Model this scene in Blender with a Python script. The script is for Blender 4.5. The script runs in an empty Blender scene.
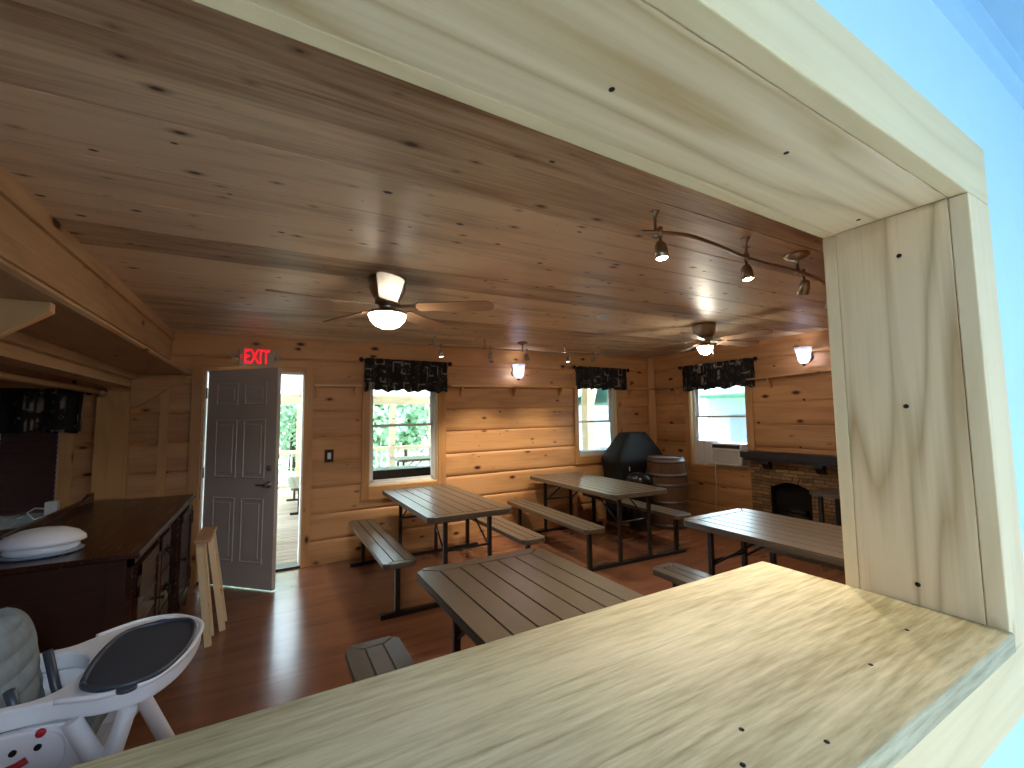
import bpy, bmesh, math, random
from mathutils import Vector, Matrix, noise
random.seed(7)
SC = bpy.context.scene
COL = SC.collection
PI = math.pi

# ------------------------------------------------------------------ camera
CAMZ = 1.534
def make_camera():
    yaw, pit, roll = 0.516296, 0.0764631, -0.0108671
    f = Vector((math.sin(yaw)*math.cos(pit), math.cos(yaw)*math.cos(pit), math.sin(pit)))
    r = Vector((math.cos(yaw), -math.sin(yaw), 0)); u = r.cross(f)
    r2 = r*math.cos(roll) + u*math.sin(roll); u2 = -r*math.sin(roll) + u*math.cos(roll)
    cam = bpy.data.cameras.new('camera'); o = bpy.data.objects.new('camera', cam); COL.objects.link(o)
    m = Matrix((r2, u2, -f)).transposed().to_4x4(); m.translation = (0, 0, CAMZ)
    o.matrix_world = m
    cam.sensor_width = 36; cam.sensor_fit = 'HORIZONTAL'; cam.lens = 431.36/1024*36
    cam.clip_start = 0.02; cam.clip_end = 200
    SC.camera = o
make_camera()

# ------------------------------------------------------------------ world, sun, exposure
W = bpy.data.worlds.new('world'); SC.world = W; W.use_nodes = True
bg = W.node_tree.nodes['Background']; bg.inputs[0].default_value = (0.72, 0.88, 1.0, 1); bg.inputs[1].default_value = 4.5
sl = bpy.data.lights.new('sun', 'SUN'); sl.energy = 1.7; sl.angle = 0.02; sl.color = (1, 0.96, 0.88)
so = bpy.data.objects.new('sun', sl); COL.objects.link(so)
so.rotation_euler = Vector((0.45, 0.62, -0.75)).to_track_quat('-Z', 'Y').to_euler()
SC.view_settings.view_transform = 'Standard'; SC.view_settings.look = 'None'
SC.view_settings.exposure = 1.72; SC.view_settings.gamma = 1.0; SC.view_settings.use_curve_mapping = False
SC.cycles.use_denoising = True
SC.cycles.max_bounces = 10; SC.cycles.diffuse_bounces = 5; SC.cycles.transparent_max_bounces = 12
SC.cycles.sample_clamp_indirect = 6.0
KITCHEN_LIGHT = 29.0
FAN_LIGHT = 15.0
SPOT_W = 23.0
SCONCE = 2.2

# ------------------------------------------------------------------ materials
def lin(c):
    if isinstance(c, str):
        c = [int(c[i:i+2], 16)/255 for i in (0, 2, 4)]
    return tuple((x/12.92 if x <= .04045 else ((x+.055)/1.055)**2.4) for x in c[:3]) + (1,)

class N:
    def __init__(s, name):
        s.m = bpy.data.materials.new(name); s.m.use_nodes = True
        s.t = s.m.node_tree; s.b = s.t.nodes['Principled BSDF']
    def n(s, typ, **kw):
        o = s.t.nodes.new(typ)
        for k, v in kw.items():
            if k.startswith('i'):
                k2 = k[1:]
                o.inputs[int(k2) if k2.isdigit() else k2.replace('_', ' ')].default_value = v
            else: setattr(o, k, v)
        return o
    def l(s, a, b): s.t.links.new(a, b)
    def math(s, op, a, b=None, clamp=False):
        o = s.n('ShaderNodeMath', operation=op); o.use_clamp = clamp
        for i, v in enumerate((a, b)):
            if v is None: continue
            if isinstance(v, (int, float)): o.inputs[i].default_value = v
            else: s.l(v, o.inputs[i])
        return o.outputs[0]
    def mix(s, f, a, b, typ='MIX'):
        o = s.n('ShaderNodeMix', data_type='RGBA', blend_type=typ)
        for i, v in ((0, f), (6, a), (7, b)):
            if isinstance(v, (int, float)): o.inputs[i].default_value = v
            elif isinstance(v, tuple): o.inputs[i].default_value = v
            else: s.l(v, o.inputs[i])
        return o.outputs[2]
    def ramp(s, f, pts):
        o = s.n('ShaderNodeValToRGB'); e = o.color_ramp.elements
        while len(e) < len(pts): e.new(0.5)
        for i, (p, c) in enumerate(pts):
            e[i].position = p; e[i].color = c if isinstance(c, tuple) else (c, c, c, 1)
        s.l(f, o.inputs[0]); return o.outputs[0]
    def xyz(s):
        tc = s.n('ShaderNodeTexCoord'); sp = s.n('ShaderNodeSeparateXYZ'); s.l(tc.outputs['Object'], sp.inputs[0])
        return tc.outputs['Object'], sp.outputs
    def vec(s, a, b, c):
        o = s.n('ShaderNodeCombineXYZ')
        for i, v in enumerate((a, b, c)):
            if isinstance(v, (int, float)): o.inputs[i].default_value = v
            else: s.l(v, o.inputs[i])
        return o.outputs[0]
    def bump(s, h, strength=.3, dist=.005):
        o = s.n('ShaderNodeBump'); o.inputs['Strength'].default_value = strength; o.inputs['Distance'].default_value = dist
        s.l(h, o.inputs['Height']); s.l(o.outputs[0], s.b.inputs['Normal'])

def wood(name, axis, light, dark, board=None, knots=0.5, rough=.5, ring=2.2, var=.25, spec=.35, knotcol='3a2010', contrast=1.0, bumps=.25, speck=0.0, knot_scale=1.0, ksize=.10, figure=.28, fine=70, low=1.1, alen=2.0):
    """axis: grain direction 0/1/2. board=(axis, width, offset) tells where one plank ends and the next begins."""
    k = N(name); _, p = k.xyz()
    a = p[axis]; o1, o2 = [p[i] for i in range(3) if i != axis]
    if board:
        bid = k.math('FLOOR', k.math('DIVIDE', k.math('SUBTRACT', p[board[0]], board[2]), board[1]))
    else:
        bid = k.math('FLOOR', 0.5)
    oi = k.n('ShaderNodeObjectInfo')
    bid = k.math('ADD', bid, k.math('MULTIPLY', oi.outputs['Random'], 37.0))
    wn = k.n('ShaderNodeTexWhiteNoise', noise_dimensions='1D'); k.l(bid, wn.inputs['W'])
    rnd = wn.outputs['Value']
    off = k.math('MULTIPLY', rnd, 53.0)
    aa = k.math('ADD', a, off)
    # growth-ring figure: contour lines of a long stretched noise
    n1 = k.n('ShaderNodeTexNoise', iScale=1.0, iDetail=2.0, iRoughness=.45)
    k.l(k.vec(k.math('MULTIPLY', aa, .45), k.math('MULTIPLY', o1, ring), k.math('MULTIPLY', o2, ring)), n1.inputs['Vector'])
    r = k.math('PINGPONG', k.math('MULTIPLY', n1.outputs['Fac'], 15.0), 1.0)
    r = k.math('POWER', r, 2.2)
    n2 = k.n('ShaderNodeTexNoise', iScale=1.0, iDetail=4.0, iRoughness=.6)
    k.l(k.vec(k.math('MULTIPLY', aa, alen), k.math('MULTIPLY', o1, fine), k.math('MULTIPLY', o2, fine)), n2.inputs['Vector'])
    n3 = k.n('ShaderNodeTexNoise', iScale=1.0, iDetail=3.0)
    k.l(k.vec(k.math('MULTIPLY', aa, .9), k.math('MULTIPLY', o1, 5), k.math('MULTIPLY', o2, 5)), n3.inputs['Vector'])
    f = k.math('ADD', k.math('MULTIPLY', r, figure), k.math('MULTIPLY', k.math('SUBTRACT', n2.outputs['Fac'], .35), .75*contrast))
    f = k.math('ADD', f, k.math('MULTIPLY', k.math('SUBTRACT', n3.outputs['Fac'], .5), low*contrast))
    f = k.math('ADD', f, k.math('MULTIPLY', k.math('SUBTRACT', rnd, .5), var*2), clamp=True)
    c = k.mix(f, lin(light), lin(dark))
    if knots > 0:
        osum = k.math('ADD', o1, o2)
        v = k.n('ShaderNodeTexVoronoi', feature='F1', voronoi_dimensions='2D', iScale=1.0, iRandomness=1.0)
        ks = knot_scale
        k.l(k.vec(k.math('MULTIPLY', aa, 2.6*ks), k.math('MULTIPLY', osum, 5.4*ks), 0.0), v.inputs['Vector'])
        sc = k.n('ShaderNodeSeparateColor'); k.l(v.outputs['Color'], sc.inputs[0])
        size = k.math('MULTIPLY', k.math('SUBTRACT', sc.outputs[0], 1-knots), ksize/max(knots, .01))
        d = k.math('SUBTRACT', v.outputs['Distance'], size)
        c = k.mix(k.ramp(d, [(0.0, .65), (0.10, 0.0)]), c, lin(dark), 'MULTIPLY')
        kn = k.ramp(k.math('ADD', d, k.math('MULTIPLY', n2.outputs['Fac'], .03)), [(0.0, 1.0), (0.035, 0.0)])
        c = k.mix(kn, c, lin(knotcol))
    if speck > 0:
        v2 = k.n('ShaderNodeTexVoronoi', feature='F1', voronoi_dimensions='2D', iScale=7.0)
        k.l(k.vec(k.math('MULTIPLY', aa, .55), k.math('ADD', o1, o2), 0.0), v2.inputs['Vector'])
        s2 = k.n('ShaderNodeSeparateColor'); k.l(v2.outputs['Color'], s2.inputs[0])
        d2 = k.math('SUBTRACT', v2.outputs['Distance'], k.math('MULTIPLY', k.math('SUBTRACT', s2.outputs[1], 1-speck), .055/speck))
        c = k.mix(k.ramp(d2, [(0.0, 1.0), (.03, 0.0)]), c, lin('2a1a10'))
    k.l(c, k.b.inputs['Base Color'])
    k.l(k.math('ADD', k.math('MULTIPLY', n2.outputs['Fac'], .15), rough-.07), k.b.inputs['Roughness'])
    k.b.inputs['Specular IOR Level'].default_value = spec
    k.bump(k.math('ADD', n2.outputs['Fac'], k.math('MULTIPLY', r, .4)), bumps, .003)
    return k.m

def plain(name, col, rough=.5, metal=0.0, spec=.5, noise_amt=0.08, scale=20, bump=0.0, coat=0.0, emit=None, estr=0.0):
    k = N(name); co, p = k.xyz()
    n = k.n('ShaderNodeTexNoise', iScale=scale, iDetail=3.0); k.l(co, n.inputs['Vector'])
    c = lin(col); d = tuple(x*(1-noise_amt*2) for x in c[:3]) + (1,); e = tuple(min(1, x*(1+noise_amt)) for x in c[:3]) + (1,)
    k.l(k.mix(n.outputs['Fac'], d, e), k.b.inputs['Base Color'])
    k.b.inputs['Roughness'].default_value = rough; k.b.inputs['Metallic'].default_value = metal
    k.b.inputs['Specular IOR Level'].default_value = spec; k.b.inputs['Coat Weight'].default_value = coat
    if bump: k.bump(n.outputs['Fac'], bump, .004)
    if emit:
        k.b.inputs['Emission Color'].default_value = lin(emit); k.b.inputs['Emission Strength'].default_value = estr
    return k.m

def glass_mat():
    k = N('window glass'); t = k.t
    tr = k.n('ShaderNodeBsdfTransparent'); tr.inputs[0].default_value = (.93, .97, .96, 1)
    gl = k.n('ShaderNodeBsdfGlossy'); gl.inputs['Roughness'].default_value = .02
    fr = k.n('ShaderNodeFresnel'); fr.inputs[0].default_value = 1.45
    mx = k.n('ShaderNodeMixShader'); k.l(fr.outputs[0], mx.inputs[0]); k.l(tr.outputs[0], mx.inputs[1]); k.l(gl.outputs[0], mx.inputs[2])
    k.l(mx.outputs[0], t.nodes['Material Output'].inputs[0]); return k.m

M = {}
LP = .275; LZ = -.035   # log course height and offset
M['log_x'] = wood('pine log siding along x', 0, 'd19d69', '996941', board=(2, LP, LZ), knots=.34, rough=.45, var=.22, spec=.35, figure=.24, contrast=1.3, speck=.10)
M['log_y'] = wood('pine log siding along y', 1, 'd19d69', '996941', board=(2, LP, LZ), knots=.34, rough=.45, var=.22, spec=.35, figure=.24, contrast=1.3, speck=.10)
M['ceil'] = wood('stained pine ceiling boards', 0, 'dcc2a0', '8a6848', board=(1, .305, .275), knots=.40, rough=.42, var=.36, spec=.65, contrast=1.6, figure=.3, knotcol='3c2415', speck=.25, ksize=.065, knot_scale=1.25)
M['pine_x'] = wood('planed pine along x', 0, 'e2c08c', 'bd9460', knots=.22, rough=.5, ring=3)
M['pine_y'] = wood('planed pine along y', 1, 'c09a70', '906a44', knots=.22, rough=.5, ring=3)
M['pine_z'] = wood('planed pine upright', 2, 'cf9f63', 'a3723f', knots=.22, rough=.5, ring=3)
M['trim_o'] = wood('amber pine trim upright', 2, 'cf9b64', '9b6a3f', knots=.25, rough=.42, ring=3)
M['trim_ox'] = wood('amber pine trim along x', 0, 'cf9b64', '9b6a3f', knots=.25, rough=.42, ring=3)
M['trim_oy'] = wood('amber pine trim along y', 1, 'cf9b64', '9b6a3f', knots=.25, rough=.42, ring=3)
M['raw_x'] = wood('raw pine board along x', 0, 'f4dfba', 'c9aa7c', knots=.10, rough=.6, ring=5.0, figure=.60, contrast=1.0, spec=.2, speck=.03, knotcol='4a3524')
M['raw_z'] = wood('raw pine board upright', 2, 'ead0a8', 'b59468', knots=.08, rough=.6, ring=6.0, figure=.75, contrast=1.1, spec=.2, speck=.03, knotcol='4a3524')
M['rawtrim_x'] = wood('raw pine trim along x', 0, 'ecd7ac', 'd0b384', knots=.06, rough=.6, ring=4, contrast=.6, spec=.2, knotcol='5a4530')
M['rawtrim_z'] = wood('raw pine trim upright', 2, 'e8d0a6', 'c9ab7c', knots=.06, rough=.6, ring=4, contrast=.6, spec=.2, knotcol='5a4530')
M['counter'] = wood('worn pine countertop', 0, 'cbbf9c', '75683f', low=.9, alen=9.0, knots=.06, rough=.5, ring=10.0, contrast=1.75, figure=.20, fine=100, spec=.35, speck=.06, knotcol='6d5535', bumps=.5)
M['floor'] = wood('red brown laminate floor', 0, '8a5c44', '5c3c2c', board=(1, .125, 0), knots=0, rough=.20, var=.14, spec=.9, contrast=.8, bumps=.08)
M['deck'] = wood('weathered deck boards', 0, 'a89a86', '7d6c58', board=(1, .14, 0), knots=0.05, rough=.7, var=.2)
M['deckw'] = wood('weathered porch timber', 0, 'c8b496', '9a8464', knots=.1, rough=.7)
M['porchsoffit'] = wood('stained porch soffit', 0, '8d5a44', '6a3f2e', knots=.1, rough=.6)
M['blue'] = plain('pale blue wall paint', 'c8e8f8', .55, noise_amt=.02, scale=6)
M['bluetrim'] = plain('blue trim paint', 'add2ea', .45, noise_amt=.02)
M['kfloor'] = plain('kitchen vinyl floor', 'ebe8e0', .5)
M['steel'] = plain('black powder coated steel', '17130f', .42, noise_amt=.1)
M['resin'] = plain('brown grey resin lumber', '5b5145', .30, noise_amt=.10, scale=14, bump=.03)
M['white'] = plain('white painted vinyl', 'e4e6e6', .4, noise_amt=.03)
M['whiteplastic'] = plain('white moulded plastic', 'e6e8ee', .3, noise_amt=.02)
M['doorp'] = plain('pale grey door paint', 'c6bdb4', .38, noise_amt=.03, scale=5)
M['nickel'] = plain('brushed nickel', 'a79c8e', .28, metal=1.0)
M['bronze'] = plain('dark bronze', '3a2c22', .35, metal=.8)
M['black'] = plain('black satin', '0d0c0d', .35, noise_amt=.1)
M['mantel'] = plain('black stained timber', '15110f', .45, noise_amt=.2, scale=12)
M['dark'] = plain('soot black', '060505', .9)
M['blade'] = wood('maple fan blade', 0, 'b08a68', '8a6549', knots=0, rough=.4, ring=4, contrast=.5)
M['bladelt'] = wood('pale fan blade', 0, 'd9c2a0', 'bda37e', knots=0, rough=.35, ring=4, contrast=.4)
M['glass'] = glass_mat()
M['blind'] = plain('dark walnut blind slat', '46282a', .4, noise_amt=.15)
M['sidebd'] = wood('dark mahogany', 1, '3a1f14', '24110b', knots=0, rough=.25, ring=3, contrast=.7, spec=.6, bumps=.08)
M['sidebx'] = wood('dark mahogany end grain panel', 0, '3a2116', '26140d', knots=0, rough=.35, ring=3, contrast=.7, spec=.5, bumps=.08)
M['grey_fab'] = plain('grey padded fabric', '8d979c', .85, noise_amt=.18, scale=35, bump=.4)
M['tray_in'] = plain('slate tray insert', '3d444f', .35, noise_amt=.04)
M['red'] = plain('red print', 'b8202e', .5)
M['grillcov'] = plain('black cover cloth', '0a0a0b', .75, noise_amt=.2, bump=.3)
M['bag'] = plain('black bin liner', '0b0c0f', .28, noise_amt=.2, scale=9, bump=.5)
M['barrelw'] = wood('oak staves', 2, '705440', '463222', knots=0, rough=.6, ring=6, contrast=.8)
M['hoop'] = plain('galvanised hoop', '7c7a78', .45, metal=.7)
M['barreltop'] = plain('grey barrel head', 'a9a4a6', .5)
M['leaf'] = plain('green leaf', 'a6ceaa', .55, noise_amt=.25, scale=3)
M['leaf2'] = plain('pale green leaf', 'bcdcc0', .55, noise_amt=.2, scale=3)
M['bark'] = plain('bark', '5b4936', .9)
M['ground'] = plain('pale gravel ground', 'bdb7a6', .95, noise_amt=.15, scale=8)
M['shingle'] = plain('roof shingle', '4d4a46', .9)
M['siding'] = plain('pale siding', 'b3c6c1', .6, noise_amt=.03)
M['teal'] = plain('pale teal painted metal roof', '7fbfab', .45)
M['greysid'] = plain('grey vinyl', '8a97a8', .6)
M['cord'] = plain('white cord', 'd8d4c8', .5)
M['redlit'] = plain('red lit letter', 'd0101c', .5, emit='ff1426', estr=.38)
M['signgrey'] = plain('grey sign housing', 'a59c8c', .5)
def emis(name, col, s, base='ffffff'):
    k = N(name); k.b.inputs['Base Color'].default_value = lin(base); k.b.inputs['Roughness'].default_value = .4
    k.b.inputs['Emission Color'].default_value = lin(col); k.b.inputs['Emission Strength'].default_value = s; return k.m
M['bowl'] = emis('lit frosted bowl', 'fff0d6', FAN_LIGHT)
M['bowl_bright'] = emis('lit frosted small bowl', 'fff2dc', FAN_LIGHT*2.6)
M['tube'] = emis('lit fluorescent diffuser', 'e6f1ff', KITCHEN_LIGHT)
M['bulb'] = emis('lit spot lens', 'ffe9c8', 30)
def sconce_mat():
    k = N('lit crinkled glass'); t = k.t
    tl = k.n('ShaderNodeBsdfTranslucent'); tl.inputs[0].default_value = (.80, .86, 1, 1)
    gl = k.n('ShaderNodeBsdfGlossy'); gl.inputs['Roughness'].default_value = .15
    tr = k.n('ShaderNodeBsdfTransparent')
    m1 = k.n('ShaderNodeMixShader'); m1.inputs[0].default_value = .12; k.l(tl.outputs[0], m1.inputs[1]); k.l(gl.outputs[0], m1.inputs[2])
    m2 = k.n('ShaderNodeMixShader'); m2.inputs[0].default_value = .22; k.l(m1.outputs[0], m2.inputs[1]); k.l(tr.outputs[0], m2.inputs[2])
    co, p = k.xyz(); n = k.n('ShaderNodeTexNoise', iScale=60.0); k.l(co, n.inputs['Vector'])
    b = k.n('ShaderNodeBump'); b.inputs['Distance'].default_value = .004; k.l(n.outputs['Fac'], b.inputs['Height']); k.l(b.outputs[0], tl.inputs['Normal']); k.l(b.outputs[0], gl.inputs['Normal'])
    k.l(m2.outputs[0], t.nodes['Material Output'].inputs[0]); return k.m
M['sconce'] = sconce_mat()
M['sconce_bulb'] = emis('lit sconce bulb', 'f0f2ff', SCONCE*18)

def translucent_mat():
    k = N('milky roof panel'); t = k.t
    tl = k.n('ShaderNodeBsdfTranslucent'); tl.inputs[0].default_value = (.9, .93, .95, 1)
    df = k.n('ShaderNodeBsdfDiffuse'); df.inputs[0].default_value = (.85, .87, .88, 1)
    m1 = k.n('ShaderNodeMixShader'); m1.inputs[0].default_value = .35; k.l(tl.outputs[0], m1.inputs[1]); k.l(df.outputs[0], m1.inputs[2])
    k.l(m1.outputs[0], t.nodes['Material Output'].inputs[0]); return k.m
M['translucent'] = translucent_mat()
def fabric_mat():
    k = N('black valance print'); co, p = k.xyz()
    mp = k.n('ShaderNodeMapping'); mp.inputs['Scale'].default_value = (6.5, 6.5, 5); k.l(co, mp.inputs[0])
    v = k.n('ShaderNodeTexVoronoi', feature='F1', distance='CHEBYCHEV', iScale=1.0, iRandomness=.75); k.l(mp.outputs[0], v.inputs['Vector'])
    ring = k.math('ABSOLUTE', k.math('SUBTRACT', v.outputs['Distance'], .30))
    l1 = k.ramp(ring, [(0.02, 1.0), (.06, 0.0)])
    n = k.n('ShaderNodeTexNoise', iScale=14.0, iDetail=2.0); k.l(co, n.inputs['Vector'])
    l1 = k.math('MULTIPLY', l1, k.ramp(n.outputs['Fac'], [(.42, 0.0), (.55, 1.0)]))
    v2 = k.n('ShaderNodeTexVoronoi', feature='F1', distance='MANHATTAN', iScale=2.2); k.l(mp.outputs[0], v2.inputs['Vector'])
    l2 = k.ramp(k.math('ABSOLUTE', k.math('SUBTRACT', v2.outputs['Distance'], .42)), [(0.01, .6), (.04, 0.0)])
    c = k.mix(k.math('MAXIMUM', l1, l2), lin('131216'), lin('8c867f'))
    k.l(c, k.b.inputs['Base Color']); k.b.inputs['Roughness'].default_value = .85
    return k.m
M['fabric'] = fabric_mat()

def stone_mat():
    k = N('stacked ledge stone'); co, p = k.xyz()
    br = k.n('ShaderNodeTexBrick', iScale=1.0); br.offset = .43; br.squash = .7; br.squash_frequency = 3
    br.inputs['Brick Width'].default_value = .17; br.inputs['Row Height'].default_value = .042
    br.inputs['Mortar Size'].default_value = .004; br.inputs['Mortar Smooth'].default_value = .3
    br.inputs['Color1'].default_value = lin('b39368'); br.inputs['Color2'].default_value = lin('7b6143'); br.inputs['Mortar'].default_value = lin('4c3d2b')
    n0 = k.n('ShaderNodeTexNoise', iScale=6.0); k.l(co, n0.inputs['Vector'])
    k.l(k.vec(k.math('ADD', p[1], k.math('MULTIPLY', n0.outputs['Fac'], .06)), k.math('ADD', p[2], k.math('MULTIPLY', n0.outputs['Fac'], .03)), 0.0), br.inputs['Vector'])
    n = k.n('ShaderNodeTexNoise', iScale=28.0, iDetail=4.0); k.l(co, n.inputs['Vector'])
    c = k.mix(.55, br.outputs['Color'], k.mix(n.outputs['Fac'], lin('5f4a32'), lin('cdb08a')), 'MULTIPLY')
    k.l(k.mix(.5, br.outputs['Color'], c), k.b.inputs['Base Color']); k.b.inputs['Roughness'].default_value = .85
    k.bump(k.math('SUBTRACT', n.outputs['Fac'], k.math('MULTIPLY', br.outputs['Fac'], 1.5)), .9, .012)
    return k.m
M['stone'] = stone_mat()

# ------------------------------------------------------------------ mesh helpers
class MB:
    def __init__(s, *mats): s.bm = bmesh.new(); s.mats = list(mats); s.cur = 0
    def mat(s, m):
        if m not in s.mats: s.mats.append(m)
        s.cur = s.mats.index(m); return s
    def _mark(s, faces, smooth=False):
        for f in faces: f.material_index = s.cur; f.smooth = smooth
    def box(s, x0, x1, y0, y1, z0, z1, bev=0.0, mtx=None):
        c = Vector(((x0+x1)/2, (y0+y1)/2, (z0+z1)/2)); d = (abs(x1-x0), abs(y1-y0), abs(z1-z0))
        m = Matrix.Translation(c) @ Matrix.Diagonal((*d, 1))
        if mtx: m = mtx @ m
        tmp = bmesh.new(); bmesh.ops.create_cube(tmp, size=1.0, matrix=m)
        if bev > 0: bmesh.ops.bevel(tmp, geom=list(tmp.edges), offset=bev, segments=2, affect='EDGES', profile=.5)
        s.merge(tmp, False); return s
    def merge(s, tmp, smooth=False):
        vm = {}
        for v in tmp.verts: vm[v] = s.bm.verts.new(v.co)
        for f in tmp.faces:
            try: nf = s.bm.faces.new([vm[v] for v in f.verts])
            except ValueError: continue
            nf.material_index = s.cur; nf.smooth = smooth
        tmp.free()
    def tube(s, pts, r, seg=10, caps=True, smooth=True):
        pts = [Vector(p) for p in pts]; rs = r if isinstance(r, (list, tuple)) else [r]*len(pts)
        rings = []; prev = None
        for i, p in enumerate(pts):
            t = (pts[min(i+1, len(pts)-1)] - pts[max(i-1, 0)]).normalized()
            if prev is None:
                ref = Vector((0, 0, 1)) if abs(t.z) < .9 else Vector((1, 0, 0)); a = t.cross(ref).normalized()
            else:
                a = (prev - t*prev.dot(t)).normalized()
            prev = a; b = t.cross(a)
            rings.append([s.bm.verts.new(p + (a*math.cos(2*PI*k/seg) + b*math.sin(2*PI*k/seg))*rs[i]) for k in range(seg)])
        fs = []
        for i in range(len(rings)-1):
            for k in range(seg):
                fs.append(s.bm.faces.new((rings[i][k], rings[i][(k+1) % seg], rings[i+1][(k+1) % seg], rings[i+1][k])))
        s._mark(fs, smooth)
        if caps: s._mark([s.bm.faces.new(rings[0][::-1]), s.bm.faces.new(rings[-1])])
        return s
    def lathe(s, prof, seg=32, mtx=None, smooth=True, wob=None):
        """prof: list of (r, z)."""
        rings = []
        for r, z in prof:
            if r < 1e-6: ring = [s.bm.verts.new((0, 0, z))]
            else:
                ring = []
                for k in range(seg):
                    a = 2*PI*k/seg; rr = r*(1 + (wob(a, z) if wob else 0)); ring.append(s.bm.verts.new((rr*math.cos(a), rr*math.sin(a), z)))
            rings.append(ring)
        if mtx:
            for rg in rings:
                for v in rg: v.co = mtx @ v.co
        fs = []
        for i in range(len(rings)-1):
            A, B = rings[i], rings[i+1]
            for k in range(seg):
                k2 = (k+1) % seg
                if len(A) == 1 and len(B) == 1: continue
                if len(A) == 1: fs.append(s.bm.faces.new((A[0], B[k], B[k2])))
                elif len(B) == 1: fs.append(s.bm.faces.new((A[k2], A[k], B[0])))
                else: fs.append(s.bm.faces.new((A[k], B[k], B[k2], A[k2])))
        s._mark(fs, smooth); return s
    def prism(s, poly, lo, hi, axis=2, mtx=None, bev=0.0, smooth=False):
        """poly: 2-D outline extruded along axis between lo and hi."""
        def P(u, v, w): return {2: (u, v, w), 1: (u, w, v), 0: (w, u, v)}[axis]
        tmp = bmesh.new()
        A = [tmp.verts.new(P(u, v, lo)) for u, v in poly]; B = [tmp.verts.new(P(u, v, hi)) for u, v in poly]
        tmp.faces.new(A[::-1]); tmp.faces.new(B)
        n = len(poly)
        for i in range(n): tmp.faces.new((A[i], A[(i+1) % n], B[(i+1) % n], B[i]))
        bmesh.ops.recalc_face_normals(tmp, faces=list(tmp.faces))
        if bev > 0: bmesh.ops.bevel(tmp, geom=list(tmp.edges), offset=bev, segments=2, affect='EDGES', profile=.5)
        if mtx: bmesh.ops.transform(tmp, matrix=mtx, verts=list(tmp.verts))
        s.merge(tmp, smooth); return s
    def grid(s, fn, nu, nv, smooth=True):
        vs = [[s.bm.verts.new(fn(i/nu, j/nv)) for j in range(nv+1)] for i in range(nu+1)]
        s._mark([s.bm.faces.new((vs[i][j], vs[i+1][j], vs[i+1][j+1], vs[i][j+1])) for i in range(nu) for j in range(nv)], smooth); return s
    def shear(s, k):
        for v in s.bm.verts: v.co.z += k(v.co)
        return s
    def build(s, name, parent=None, solid=0.0, subsurf=0, keep_normals=False, weld=0):
        if not keep_normals: bmesh.ops.recalc_face_normals(s.bm, faces=list(s.bm.faces))
        me = bpy.data.meshes.new(name); s.bm.to_mesh(me); s.bm.free()
        for m in s.mats: me.materials.append(M[m] if isinstance(m, str) else m)
        o = bpy.data.objects.new(name, me); COL.objects.link(o)
        if parent: o.parent = parent
        if solid: md = o.modifiers.new('solid', 'SOLIDIFY'); md.thickness = solid; md.offset = 0
        if subsurf: md = o.modifiers.new('sub', 'SUBSURF'); md.levels = subsurf; md.render_levels = subsurf
        return o

def tag(o, label, cat, group=None, kind=None):
    o['label'] = label; o['category'] = cat
    if group: o['group'] = group
    if kind: o['kind'] = kind
    return o
def thing(name, label, cat, loc=(0, 0, 0), rz=0, group=None):
    o = bpy.data.objects.new(name, None); o.empty_display_size = .1; COL.objects.link(o)
    o.location = loc; o.rotation_euler = (0, 0, rz); return tag(o, label, cat, group)
def struct(o): o['kind'] = 'structure'; return o
def sempty(name, loc=(0, 0, 0)):
    o = bpy.data.objects.new(name, None); o.empty_display_size = .1; COL.objects.link(o); o.location = loc; o['kind'] = 'structure'; return o
def copy_tree(o, parent=None):
    c = o.copy(); COL.objects.link(c)
    if parent: c.parent = parent; c.matrix_parent_inverse = o.matrix_parent_inverse.copy()
    for ch in [x for x in bpy.data.objects if x.parent == o]: copy_tree(ch, c)
    return c

# ------------------------------------------------------------------ the room
XR, YB = 5.57, 5.107                 # right wall, back wall
XL = -3.0                            # far side of the alcove on the left
def sag(v): return .02*v.x*min(max(v.z, 0), 2.5)/2.385      # the old cabin's courses rise a little to the right
def ceil_z(x): return 2.385 + .02*x

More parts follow.
